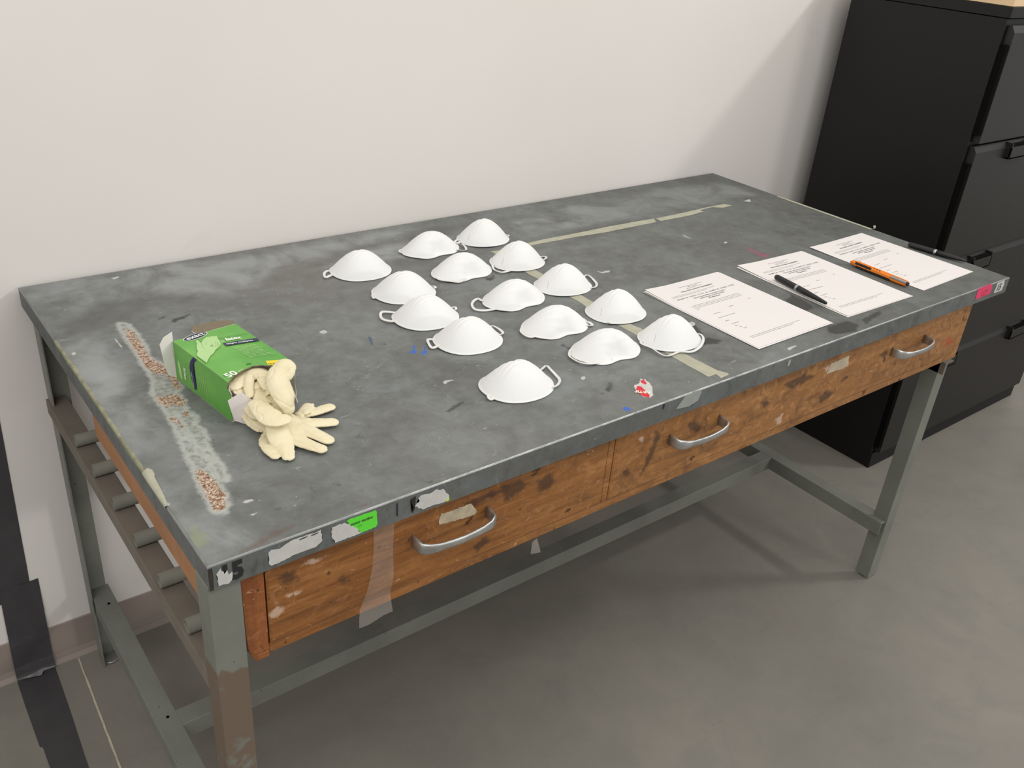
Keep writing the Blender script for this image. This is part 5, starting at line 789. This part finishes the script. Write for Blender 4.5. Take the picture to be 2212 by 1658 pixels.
# number: (x, y, heading, shell)   heading 0 = nose bridge towards the wall, 180 = towards the viewer
MK = {1: (0.881, 0.7098, 2, 1), 2: (0.7429, 0.7041, 184, 0), 3: (0.5595, 0.6682, -4, 2), 4: (0.8643, 0.5668, 2, 1), 5: (0.7316, 0.5735, 182, 0), 6: (0.5777, 0.5389, -8, 2), 7: (0.8682, 0.4264, 0, 1), 8: (0.7411, 0.4173, 184, 0), 9: (0.555, 0.4293, -2, 2), 10: (0.8748, 0.2832, 0, 1), 11: (0.7341, 0.2893, 178, 0), 12: (0.5683, 0.3188, -4, 2), 13: (0.8834, 0.1543, -2, 1), 14: (0.7492, 0.1741, 176, 0), 15: (0.5441, 0.154, -2, 2)}
ROW = {0: 'in the row nearest the wall', 1: 'in the second row from the wall', 2: 'in the middle row', 3: 'in the second row from the front edge', 4: 'in the front row'}
LBL = {
 1: 'white dust mask, rearmost in the column nearest the papers, beside the long tape line',
 2: 'white dust mask, rearmost in the middle column, nose notch towards the viewer',
 3: 'white dust mask, rearmost in the left column, small loop at its left tip',
 4: 'white dust mask in the papers-side column, second from the wall',
 5: 'white notched dust mask, middle column, second from the wall, strap along its front',
 6: 'white dust mask in the left column, second from the wall, small loop at right',
 7: 'white dust mask in the papers-side column, third from the wall, strap loop at right',
 8: 'white notched dust mask at the centre of the grid, large strap loop at left',
 9: 'white dust mask in the left column, third from the wall, wide loop sticking out left',
 10: 'white dust mask beside the left paper stack, fourth from the wall, straps tucked under',
 11: 'white notched dust mask, middle column, fourth from the wall, strap end at right tip',
 12: 'white dust mask in the left column, fourth from the wall, loops at both tips',
 13: 'white dust mask at the front of the papers-side column, strap curving round its rim',
 14: 'white notched dust mask at the front of the middle column, strap curled along its front',
 15: 'white dust mask nearest the viewer, alone at the front of the left column'}
for k, (x, y, hd, sh) in MK.items():
    rz = math.radians(hd)
    r_ = root('dust_mask', (x, y, H + 0.0004), rz, LBL[k], 'dust mask', 'dust masks laid out in a grid on the table')
    s_ = bpy.data.objects.new('shell', shells[sh]); C.objects.link(s_); s_.parent = r_
    so = s_.modifiers.new('t', 'SOLIDIFY'); so.thickness = 0.0011; so.offset = 1
    for q in seams[sh]:
        c_ = bpy.data.objects.new('crease', q); C.objects.link(c_); c_.parent = r_
    inv = (Matrix.Translation((x, y, H + 0.0004)) @ Matrix.Rotation(rz, 4, 'Z')).inverted()
    for j, path in enumerate(DATA['straps'].get(str(k), DATA['straps'].get(k, []))):
        L = []; path = [tuple(q) for q in path]
        for end in (0, -1):                                       # tuck both ends under the rim
            a, b = path[end]; q = inv @ Vector((a, b, H)); rx_, ry_ = rim_point(math.atan2(q.y, q.x)); rr = q.xy.length / math.hypot(rx_, ry_)
            if rr > 0.9:
                t_ = inv.inverted() @ Vector((q.x * 0.88 / rr, q.y * 0.88 / rr, 0)); path = [(t_.x, t_.y)] + path if end == 0 else path + [(t_.x, t_.y)]
        for i, (a, b) in enumerate(path):
            f = i / (len(path) - 1); z = H + 0.0026 + 0.0022 * abs(math.sin(f * PI * 2 + k)) - (0.0006 if i in (0, len(path)-1) else 0)
            L.append(inv @ Vector((a, b, z)))
        ribbon('strap', [tuple(q) for q in L], 0.0046, 0.0009, M['elastic'], r_, twist=0.35)

# ------------------------------------------------------------------ sheets of paper and pens
PW, PH = 0.2159, 0.2794
def pm(x, y): return Matrix.Translation((x, y, 0.00025))
def form_text(parent):
    L = []
    def ln(s, y, size, x=PW/2, al='CENTER', sp=1.0, bold=0.0): L.append((s, size, pm(x, y), al, sp, bold))
    ln('School Technology and Policy Administration', 0.2565, 0.0036); ln('Office of Research', 0.2515, 0.0036); ln('Bldg. 3, Suite 220, Room 104', 0.2465, 0.0036)
    ln('NON-DISCLOSURE AGREEMENT', 0.2375, 0.0060, sp=1.08, bold=0.00010)
    ln('1. I understand that the items shown to me in this session and all of the materials used are confidential', 0.2285, 0.0030, 0.022, 'LEFT'); ln('and may not be copied or described to any other person until they are released', 0.2245, 0.0030, 0.022, 'LEFT')
    ln('S A M P L E   U S E S   2 1 2 2   &   S A M P L E   U S E S   S I Z E', 0.2135, 0.0062, bold=0.00012)
    ln('Point of Contact (POC) is listed below, CLAS 31', 0.2050, 0.0046, bold=0.0001); ln('at 555-0122 (ext. 14) or 555-0144 (fax)', 0.1985, 0.0044, bold=0.0001); ln('office@sample.gov', 0.1925, 0.0044, bold=0.0001)
    for i in range(3): ln(['2. I accept that while the work is under review I will not discuss it or its results with anyone outside the group,', 'and that I will return every sample, drawing and copy which I was given, and keep no part of it for my own use', 'or for the use of others, unless I am told in writing that it has been released to the public by the named office'][i], 0.1805 - i*0.0050, 0.0031, 0.026, 'LEFT')
    ln('in full.', 0.1655, 0.0031, 0.026, 'LEFT')
    ln('Date', 0.152, 0.0036, 0.160, 'LEFT'); ln('Signature', 0.145, 0.0036, 0.094, 'LEFT'); ln('Print name(s)', 0.136, 0.0036, 0.040, 'LEFT')
    ln('School, Company or Laboratory', 0.1190, 0.0036, 0.034, 'LEFT'); ln('Address', 0.1030, 0.0036, 0.034, 'LEFT'); ln('City, State, Zip', 0.0890, 0.0036, 0.034, 'LEFT')
    ln('Phone', 0.0800, 0.0036, 0.034, 'LEFT'); ln('Fax', 0.0730, 0.0036, 0.040, 'LEFT'); ln('E-mail', 0.0660, 0.0036, 0.042, 'LEFT')
    ln('This form must be signed and dated before the session starts; please return it to the desk by the door at the end of the day', 0.0360, 0.0029, 0.022, 'LEFT')
    ln('and keep one copy for your own records. Forms which are not signed cannot be accepted at the desk.', 0.0315, 0.0029, 0.022, 'LEFT')
    return join_text('printed_text', L, M['ink'], parent)
stacks = [((0.9962, 0.0490, 0.0077), [(-0.0015, -0.001, 0.012), (0.002, -0.002, -0.006), (-0.003, -0.004, 0.004), (0, 0, 0)], 'left stack of forms'),
          ((1.2689, 0.0532, -0.0220), [(-0.004, -0.003, 0.006), (0.002, -0.0015, -0.004), (0, 0, 0)], 'middle stack of forms'),
          ((1.5369, 0.0540, 0.0289), [(0.0012, -0.0012, 0.002), (0, 0, 0)], 'right stack of forms')]
tl = ['printed form on top of the left stack, beside the dust masks', 'printed form on top of the middle stack, black pen lying on its left edge', 'printed form on top of the right stack, nearest the filing cabinet']
ul = ['blank-edged sheet beneath the top form of the left paper stack', 'blank-edged sheet beneath the top form of the middle paper stack', 'blank-edged sheet beneath the top form of the right paper stack']
pt_mesh = None; stack_top = []
for si, ((x, y, a), offs, g) in enumerate(stacks):
    for j, (dx, dy, da) in enumerate(offs):
        z = H + 0.0006 + j * 0.0005; topm = j == len(offs) - 1
        sh_ = root('paper_sheet', (x + dx, y + dy, z), a + da, tl[si] if topm else ul[si], 'paper', g)
        bm = bmesh.new(); nx_, ny_ = 12, 14; g_ = [[None]*(ny_+1) for _ in range(nx_+1)]
        for i in range(nx_+1):
            for q in range(ny_+1):
                u, v = i/nx_, q/ny_; lift = 0.0008 * (j+1) * max(0, (1-u) * v - 0.72) / 0.28
                g_[i][q] = bm.verts.new((u*PW, v*PH, lift))
        for i in range(nx_):
            for q in range(ny_): bm.faces.new((g_[i][q], g_[i+1][q], g_[i+1][q+1], g_[i][q+1]))
        so_ = from_bm('sheet', bm, M['paper'], sh_); md = so_.modifiers.new('t', 'SOLIDIFY'); md.thickness = 0.00012; md.offset = -1
        if topm:
            if pt_mesh is None: pt_mesh = form_text(sh_).data
            else:
                o = bpy.data.objects.new('printed_text', pt_mesh); C.objects.link(o); o.parent = sh_
    stack_top.append(z)

def pen_root(name, a, b, z, label):
    """origin at the tail end a, local -Y runs to the tip b"""
    dx, dy = b[0]-a[0], b[1]-a[1]; rz = math.atan2(dy, dx) + PI/2
    return root(name, (a[0], a[1], z), rz, label, 'pen'), math.hypot(dx, dy)
def black_pen(a, b, z, label):
    r_, L = pen_root('ballpoint_pen', a, b, z, label)
    R = 0.0062
    lathe('cap', [(0, 0.0030), (-0.0015, 0.0048), (-0.006, 0.0060), (-0.03, R), (-0.060, R), (-0.0602, R)], M['pen_black'], r_)
    lathe('ring', [(-0.0602, R+0.0002), (-0.0605, R+0.0004), (-0.0655, R+0.0004), (-0.0658, R+0.0002)], M['pen_silver'], r_)
    lathe('barrel', [(-0.0658, R), (-0.085, R*0.97), (-0.110, R*0.80), (-L+0.012, R*0.62), (-L+0.004, R*0.52), (-L+0.001, R*0.42), (-L, R*0.2)], M['pen_black'], r_)
    bm = bmesh.new(); add_box(bm, 0.0052, 0.0072, -0.048, -0.004, -0.0016, 0.0016, 0.0005); from_bm('clip', bm, M['pen_black'], r_)
    return r_
black_pen((1.2880, 0.2430), (1.2655, 0.1010), H + 0.0090, 'black ballpoint pen with silver ring lying across the edge of the middle form')
p3 = black_pen((1.7650, 0.2280), (1.7880, 0.0970), H + 0.0068, 'black pen with silver ring between the right form and the table edge')
for ch in p3.children:
    if ch.name.startswith('clip'): ch.name = 'clip'
r_, L = pen_root('ballpoint_pen', (1.5215, 0.0800), (1.5255, 0.2240), H + 0.0072, 'orange ballpoint pen with black grip between the middle and right forms')
def flatprism(name, ys, mat, par, hw=1.0):
    bm = bmesh.new(); rings = []
    for s, wx, wz in ys:
        rings.append([bm.verts.new((wx*cx__, s, wz*cz__)) for cx__, cz__ in ((-1, -.5), (-.5, -1), (.5, -1), (1, -.5), (1, .5), (.5, 1), (-.5, 1), (-1, .5))])
    for a, b in zip(rings, rings[1:]):
        for i in range(8): bm.faces.new((a[i], a[(i+1) % 8], b[(i+1) % 8], b[i]))
    bm.faces.new(rings[0]); bm.faces.new(rings[-1][::-1]); bmesh.ops.recalc_face_normals(bm, faces=bm.faces)
    return from_bm(name, bm, mat, par)
flatprism('barrel', [(-0.004, 0.0056, 0.0056), (-0.020, 0.0062, 0.0062), (-L+0.020, 0.0062, 0.0062), (-L+0.006, 0.0046, 0.0046), (-L+0.002, 0.0026, 0.0026)], M['pen_orange'], r_)
flatprism('tip', [(-L+0.0022, 0.0024, 0.0024), (-L, 0.0010, 0.0010)], M['pen_black'], r_)
flatprism('button', [(0, 0.0036, 0.0036), (-0.004, 0.0040, 0.0040)], M['pen_black'], r_)
bm = bmesh.new(); add_box(bm, 0.0030, 0.0068, -0.128, -0.088, 0.0005, 0.0055, 0.001)
for q in (-0.082, -0.0755, -0.069): tube(bm, (0.0035, q, 0.0052), (0.0035, q, 0.0066), 0.0015 - 0.0002, 10)
add_box(bm, 0.0052, 0.0066, -0.125, -0.040, -0.0060, -0.0015, 0.0005)
from_bm('grip', bm, M['pen_black'], r_)
bm = bmesh.new(); add_box(bm, 0.0026, 0.0072, -0.040, -0.003, 0.0008, 0.0068, 0.0014); from_bm('clip', bm, M['pen_silver'], r_)

# ------------------------------------------------------------------ glove box
BW, BL, BH = 0.1004, 0.1555, 0.0617
gb = root('glove_box', (0.1381, 0.2679, H + 0.0004), 0.1328, 'torn-open green and white cardboard glove box lying on the table', 'box')
TH = 0.0009
def panel(name, pts, place, mat_out=M['green'], parent=gb):
    o = slab(name, pts, place, TH, [mat_out, M['cardwhite']], parent)
    hi = {tuple(round(c, 5) for c in place(a, b, TH)) for a, b in pts}
    for p in o.data.polygons:
        ok = all(tuple(round(c, 5) for c in o.data.vertices[i].co) in hi for i in p.vertices)
        p.material_index = 0 if ok else 1
    return o
toptear = [(p[0], p[1]) for p in DATA['bx_toptear']]
toptear = sorted([(max(0, min(BW, a)), max(-0.004, b)) for a, b in toptear])
tp_pts = [(0, BL), (0, max(0.0, toptear[0][1]))] + torn([q for q in toptear if 0.003 < q[0] < BW-0.003], 0.003, 0.0005, 4)[:-1] + [(BW, 0.004), (BW, BL)]
inner = [q for q in toptear if 0.003 < q[0] < BW-0.003]
tp_pts = [(0, BL), (0, 0.0)] + inner + [(BW, 0.004), (BW, BL)]
panel('top_panel', tp_pts, lambda a, b, h: (a, b, BH - TH + h + 0.0012*math.sin(b/BL*PI)))
panel('left_panel', [(BL, 0), (BL, BH), (0.0, BH), (0.004, 0.052), (-0.004, 0.048), (-0.006, 0.040), (-0.001, 0.022), (-0.001, 0)], lambda a, b, h: (TH - h, a, b))
panel('right_panel', [(BL, 0), (BL, BH), (0.004, BH), (-0.004, 0.046), (-0.004, 0.030), (-0.0055, 0.012), (-0.003, 0)], lambda a, b, h: (BW - TH + h, a, b))
panel('bottom_panel', [(0, BL), (0, 0), (0.02, -0.004), (0.05, -0.008), (0.09, -0.004), (BW, 0), (BW, BL)], lambda a, b, h: (a, b, h), M['cardwhite'])
panel('back_panel', [(0, 0), (BW, 0), (BW, BH), (0, BH)], lambda a, b, h: (a, BL - h, b), M['cardwhite'])
fb = DATA['bx_back']
panel('end_flap', [(p[0], p[2]) for p in fb], lambda a, b, h: (a, BL + 0.0015 + h + 0.10*min(0, a), max(0.0006, b)), M['cardwhite'])
ff = DATA['bx_flapL']
panel('torn_flap', [(p[0], p[2]) for p in ff], lambda a, b, h: (a - 0.0025, -0.010 - h - 0.30*max(0, a) - 0.003*math.sin(a*60), max(0.0012, b + 0.002)), M['cardwhite'])
fr = DATA['bx_flapR']
panel('torn_flap', [(p[1], p[2]) for p in fr], lambda a, b, h: (BW - 0.0035 - h, a, max(0.001, b)), M['cardwhite'])
panel('end_flap', torn([(0.040, BL), (0.0995, BL), (0.1010, BL+0.006), (0.095, BL+0.010), (0.075, BL+0.015), (0.040, BL+0.017), (0.034, BL+0.008)], 0.006, 0.0005, 9), lambda a, b, h: (a, b, BH - 0.0006 + h + 0.35*max(0, b-BL)), M['cardbrown'])
# curled lower lip
bm = bmesh.new(); prev = None
for i in range(13):
    f = i/12; a = 0.004 + f*0.050; yv = -0.002 - 0.016*math.sin(f*PI*0.9); zz = 0.001 + 0.006*f*(1-f)
    row = [bm.verts.new((a, 0.001, 0.0012)), bm.verts.new((a, yv*0.6, 0.0012+zz*0.4)), bm.verts.new((a, yv, 0.0022+zz))]
    if prev:
        for k in range(2): bm.faces.new((prev[k], prev[k+1], row[k+1], row[k]))
    prev = row
cl = from_bm('torn_flap', bm, M['cardwhite'], gb, True); md = cl.modifiers.new('t', 'SOLIDIFY'); md.thickness = 0.0008
# torn brown rim along the opening
ring = [(0.0005, 0.0, BH)] + [(a, b, BH+0.0004) for a, b in inner] + [(BW-0.0005, 0.004, BH), (BW-0.0002, -0.004, 0.046)]
ring = [(0.0004, 0.004, 0.052)] + ring; ring = [(0.0004, -0.005, 0.044)] + ring
bm = bmesh.new()
for a, b in zip(ring, ring[1:]): tube(bm, a, b, 0.00085, 6)
from_bm('torn_edge', bm, M['cardbrown'], gb)
tpz = lambda z: (lambda a, b, h: (a, b, BH + z + h + 0.0012*math.sin(max(0, min(1, b/BL))*PI)))
o0, o1, _ = DATA['p_oval']; ocx = (o0[0]+o1[0])/2; ocy = (o0[1]+o1[1])/2; orx = math.hypot(o1[0]-o0[0], o1[1]-o0[1])/2; oan = math.atan2(o1[1]-o0[1], o1[0]-o0[0])
def ell(rx, ry): return [(ocx + rx*math.cos(t_)*math.cos(oan) - ry*math.sin(t_)*math.sin(oan), ocy + rx*math.cos(t_)*math.sin(oan) + ry*math.sin(t_)*math.cos(oan)) for t_ in [2*PI*i/40 for i in range(40)]]
slab('print_oval', ell(orx, 0.0090), tpz(0.0002), 0.0001, M['whiteprint'], gb)
slab('print_oval', ell(orx-0.0012, 0.0079), tpz(0.0004), 0.0001, M['navy'], gb)
def topM(x, y, an=0.0): return Matrix.Translation((x, y, BH + 0.0006 + 0.0012*math.sin(y/BL*PI) + 0.0003)) @ Matrix.Rotation(an, 4, 'Z')
text_obj('lettering', 'exact', 0.0135, M['whiteprint'], gb, topM(ocx, ocy-0.0040, oan), 'CENTER', bold=0.0003)
slab('print_hand', [(p[0], p[1]) for p in DATA['p_hand']], tpz(0.0002), 0.0001, M['palegreen'], gb)
def stroke(name, pts, wd, mat):
    P = [Vector(q) for q in pts]; L_ = []; R_ = []
    for i, q in enumerate(P):
        d = (P[min(i+1, len(P)-1)] - P[max(i-1, 0)]).normalized(); nrm = Vector((-d.y, d.x)) * wd/2
        L_.append(tuple(q + nrm)); R_.append(tuple(q - nrm))
    return slab(name, L_ + R_[::-1], tpz(0.00035), 0.00005, mat, gb)
for q in DATA['p_lines']: stroke('print_line', [(a[0], a[1]) for a in q], 0.0005, M['midgreen'])
slab('print_band', [(p[0], p[1]) for p in DATA['p_band']], tpz(0.0002), 0.0001, M['navy'], gb)
slab('print_tag', [(min(p[0], BW), p[1]) for p in DATA['p_tag']], tpz(0.0002), 0.0001, M['yellow'], gb)
PP = DATA['p_pts']; ang = math.atan2(PP['latex1'][1]-PP['latex0'][1], PP['latex1'][0]-PP['latex0'][0])
text_obj('lettering', 'latex', 0.0125, M['whiteprint'], gb, topM(PP['latex0'][0], PP['latex0'][1]-0.001, ang), bold=0.0005, sx=0.9)
text_obj('lettering', 'en', 0.005, M['whiteprint'], gb, topM(PP['latex0'][0]-0.0075, PP['latex0'][1], ang))
ang2 = math.atan2(PP['use1'][1]-PP['use0'][1], PP['use1'][0]-PP['use0'][0])
text_obj('lettering', 'usages multiples', 0.0062, M['whiteprint'], gb, topM(PP['use0'][0], PP['use0'][1]-0.0015, ang2), bold=0.0001, sx=0.95)
an5 = math.atan2(PP['n51'][1]-PP['n50'][1], PP['n51'][0]-PP['n50'][0])*0.7
text_obj('lettering', '50', 0.0175, M['whiteprint'], gb, topM(PP['n50'][0]-0.0005, PP['n50'][1]-0.001, an5), bold=0.0006)
text_obj('lettering', 'gants', 0.0045, M['whiteprint'], gb, topM(PP['n51'][0]+0.003, PP['n51'][1]+0.002, an5))
text_obj('lettering', 'large', 0.0058, M['ink_black'], gb, topM(sum(min(p[0], BW) for p in DATA['p_tag'])/4-0.0085, sum(p[1] for p in DATA['p_tag'])/4-0.0018, ang2))
its = []
for i in range(9):
    f = i/8; x = PP['t0'][0] + 0.002*f; y = PP['t0'][1] - f*(PP['t0'][1]-PP['t2'][1])
    its.append((['single use gloves for', 'the studio, natural', 'rubber latex, made to', 'fit either hand, with', 'powder free lining,', 'gants non poudres en', 'latex naturel pour', 'tous les usages, main', 'gauche ou main droite'][i], 0.0040, topM(x, y, ang2), 'LEFT', 1.0, 0.0))
join_text('lettering', its, M['palegreen'], gb)
join_text('lettering', [('gants jetables ambidextres', 0.0042, topM(PP['d0'][0], PP['d0'][1]-0.001, ang), 'LEFT', 1.0, 0.0), ('powder free gloves', 0.0042, topM(PP['d0'][0], PP['d0'][1]-0.006, ang), 'LEFT', 1.0, 0.0)], M['darkgreen'], gb)
sq = PP['sq']; slab('print_square', [(sq[0]-.003, sq[1]-.002), (sq[0]+.003, sq[1]-.002), (sq[0]+.003, sq[1]+.002), (sq[0]-.003, sq[1]+.002)], tpz(0.0002), 0.0001, M['darkgreen'], gb)
lf = lambda z: (lambda a, b, h: (-z - h, a, b))
slab('print_band', [(p[1], min(BH-0.0005, max(0.001, p[2]))) for p in DATA['p_side']], lf(0.0002), 0.0001, M['navy'], gb)
def leftM(y, z, an=0.0):   # text on the left panel, seen from outside (-x): right = -y
    return Matrix(((0, 0, -1, -0.0006), (-1, 0, 0, y), (0, 1, 0, z), (0, 0, 0, 1))) @ Matrix.Rotation(an, 4, 'Z')
ps = DATA['ps_pts']
text_obj('lettering', 'latex', 0.0100, M['whiteprint'], gb, leftM(ps['lat0'][1], max(ps['lat0'][2], 0.031), math.radians(-90)), bold=0.0003)
b_ = DATA['p_side']
text_obj('lettering', 'usages multiples', 0.0038, M['whiteprint'], gb, leftM(0.1062, 0.0335, math.radians(-82)))
join_text('lettering', [('single use latex glove', 0.0036, leftM(0.089 - i*0.0058, 0.040 - i*0.0008, math.radians(-85)), 'LEFT', 1.0, 0.0) for i in range(5)], M['palegreen'], gb)
slab('lettering', [(0.143, 0.038), (0.146, 0.030), (0.1445, 0.014), (0.139, 0.004), (0.1365, 0.010), (0.1385, 0.026)], lf(0.0002), 0.0001, M['palegreen'], gb)

# ------------------------------------------------------------------ latex gloves
def glove(chains, label, seed, flat=0.5):
    pts = [p for ch in chains for p in ch]; cx = sum(p[0] for p in pts)/len(pts); cy = sum(p[1] for p in pts)/len(pts)
    o3 = Vector((cx, cy, H + 0.0004)); bm = bmesh.new()
    for ch in chains:
        P = catmull([tuple(p[:3]) for p in ch], 6); R = catmull([(p[3], 0, 0) for p in ch], 6); n = 16; rings = []
        for i, (q, rr) in enumerate(zip(P, R)):
            rr = rr.x
            tg = (P[min(i+1, len(P)-1)] - P[max(i-1, 0)]).normalized()
            sd = tg.cross(Vector((0, 0, 1))); sd = sd.normalized() if sd.length > 1e-5 else Vector((1, 0, 0)); up = sd.cross(tg)
            rings.append((q, tg, sd, up, rr))
        full = []
        q, tg, sd, up, rr = rings[0]
        for a in (80, 55, 28): full.append((q - tg*rr*flat*math.sin(math.radians(a)), sd, up, rr*math.cos(math.radians(a))))
        full += [(q_, s_, u_, r2) for q_, t_, s_, u_, r2 in rings]
        q, tg, sd, up, rr = rings[-1]
        for a in (28, 55, 80): full.append((q + tg*rr*0.95*math.sin(math.radians(a)), sd, up, rr*math.cos(math.radians(a))))
        vr = []
        for q, sd, up, rr in full:
            vr.append([bm.verts.new(q - o3 + sd*rr*math.cos(2*PI*k/n) + up*rr*flat*math.copysign(abs(math.sin(2*PI*k/n))**1.25, math.sin(2*PI*k/n))) for k in range(n)])
        for a, b in zip(vr, vr[1:]):
            for k in range(n): bm.faces.new((a[k], a[(k+1) % n], b[(k+1) % n], b[k]))
        bm.faces.new(vr[0][::-1]); bm.faces.new(vr[-1])
    bmesh.ops.recalc_face_normals(bm, faces=bm.faces)
    me = bpy.data.meshes.new('tmp'); bm.to_mesh(me); bm.free()
    tmp = bpy.data.objects.new('tmp', me); C.objects.link(tmp)
    rm = tmp.modifiers.new('r', 'REMESH'); rm.mode = 'VOXEL'; rm.voxel_size = 0.00095
    s2 = tmp.modifiers.new('s', 'SMOOTH'); s2.iterations = 3; s2.factor = 0.5
    dg = bpy.context.evaluated_depsgraph_get(); dg.update()
    m2 = bpy.data.meshes.new_from_object(tmp.evaluated_get(dg)); bpy.data.objects.remove(tmp); bpy.data.meshes.remove(me)
    m2.name = 'latex_glove'; m2.materials.clear(); m2.materials.append(M['latex'])
    nn = len(m2.vertices); co = np.empty(nn*3, np.float32); m2.vertices.foreach_get('co', co); co = co.reshape(-1, 3)
    no = np.empty(nn*3, np.float32); m2.vertices.foreach_get('normal', no); no = no.reshape(-1, 3)
    for i in range(nn):      # soft wrinkles of the thin rubber
        p = Vector(co[i]) + Vector((seed, 0, 0)); d = 0.0005*noise.noise(p*120) - 0.0009*max(0, 0.10 - abs(noise.noise(Vector((p.x*45, p.y*45, p.z*30)))))/0.10
        co[i] += no[i]*d
    co[:, 2] = np.maximum(co[:, 2], 0.0003); m2.vertices.foreach_set('co', co.ravel())
    for p in m2.polygons: p.use_smooth = True
    o = bpy.data.objects.new('latex_glove', m2); C.objects.link(o); o.location = o3
    return tag(o, label, 'glove', 'latex gloves spilling out of the green box')
GL = ['cream latex glove lying flat on the table, four fingers spread to the right', 'cream latex glove with two fingers pointing towards the front edge of the table',
      'cream latex glove draped down over the right corner of the box opening', 'cream latex glove crumpled under the upper left edge of the box opening',
      'cream latex glove crumpled in the middle of the box opening', 'cream latex glove folded along the bottom of the box opening']
for i in range(6): glove(DATA['g%d' % (i+1)], GL[i], i * 3.7, (0.40, 0.36, 0.60, 0.40, 0.40, 0.38)[i])
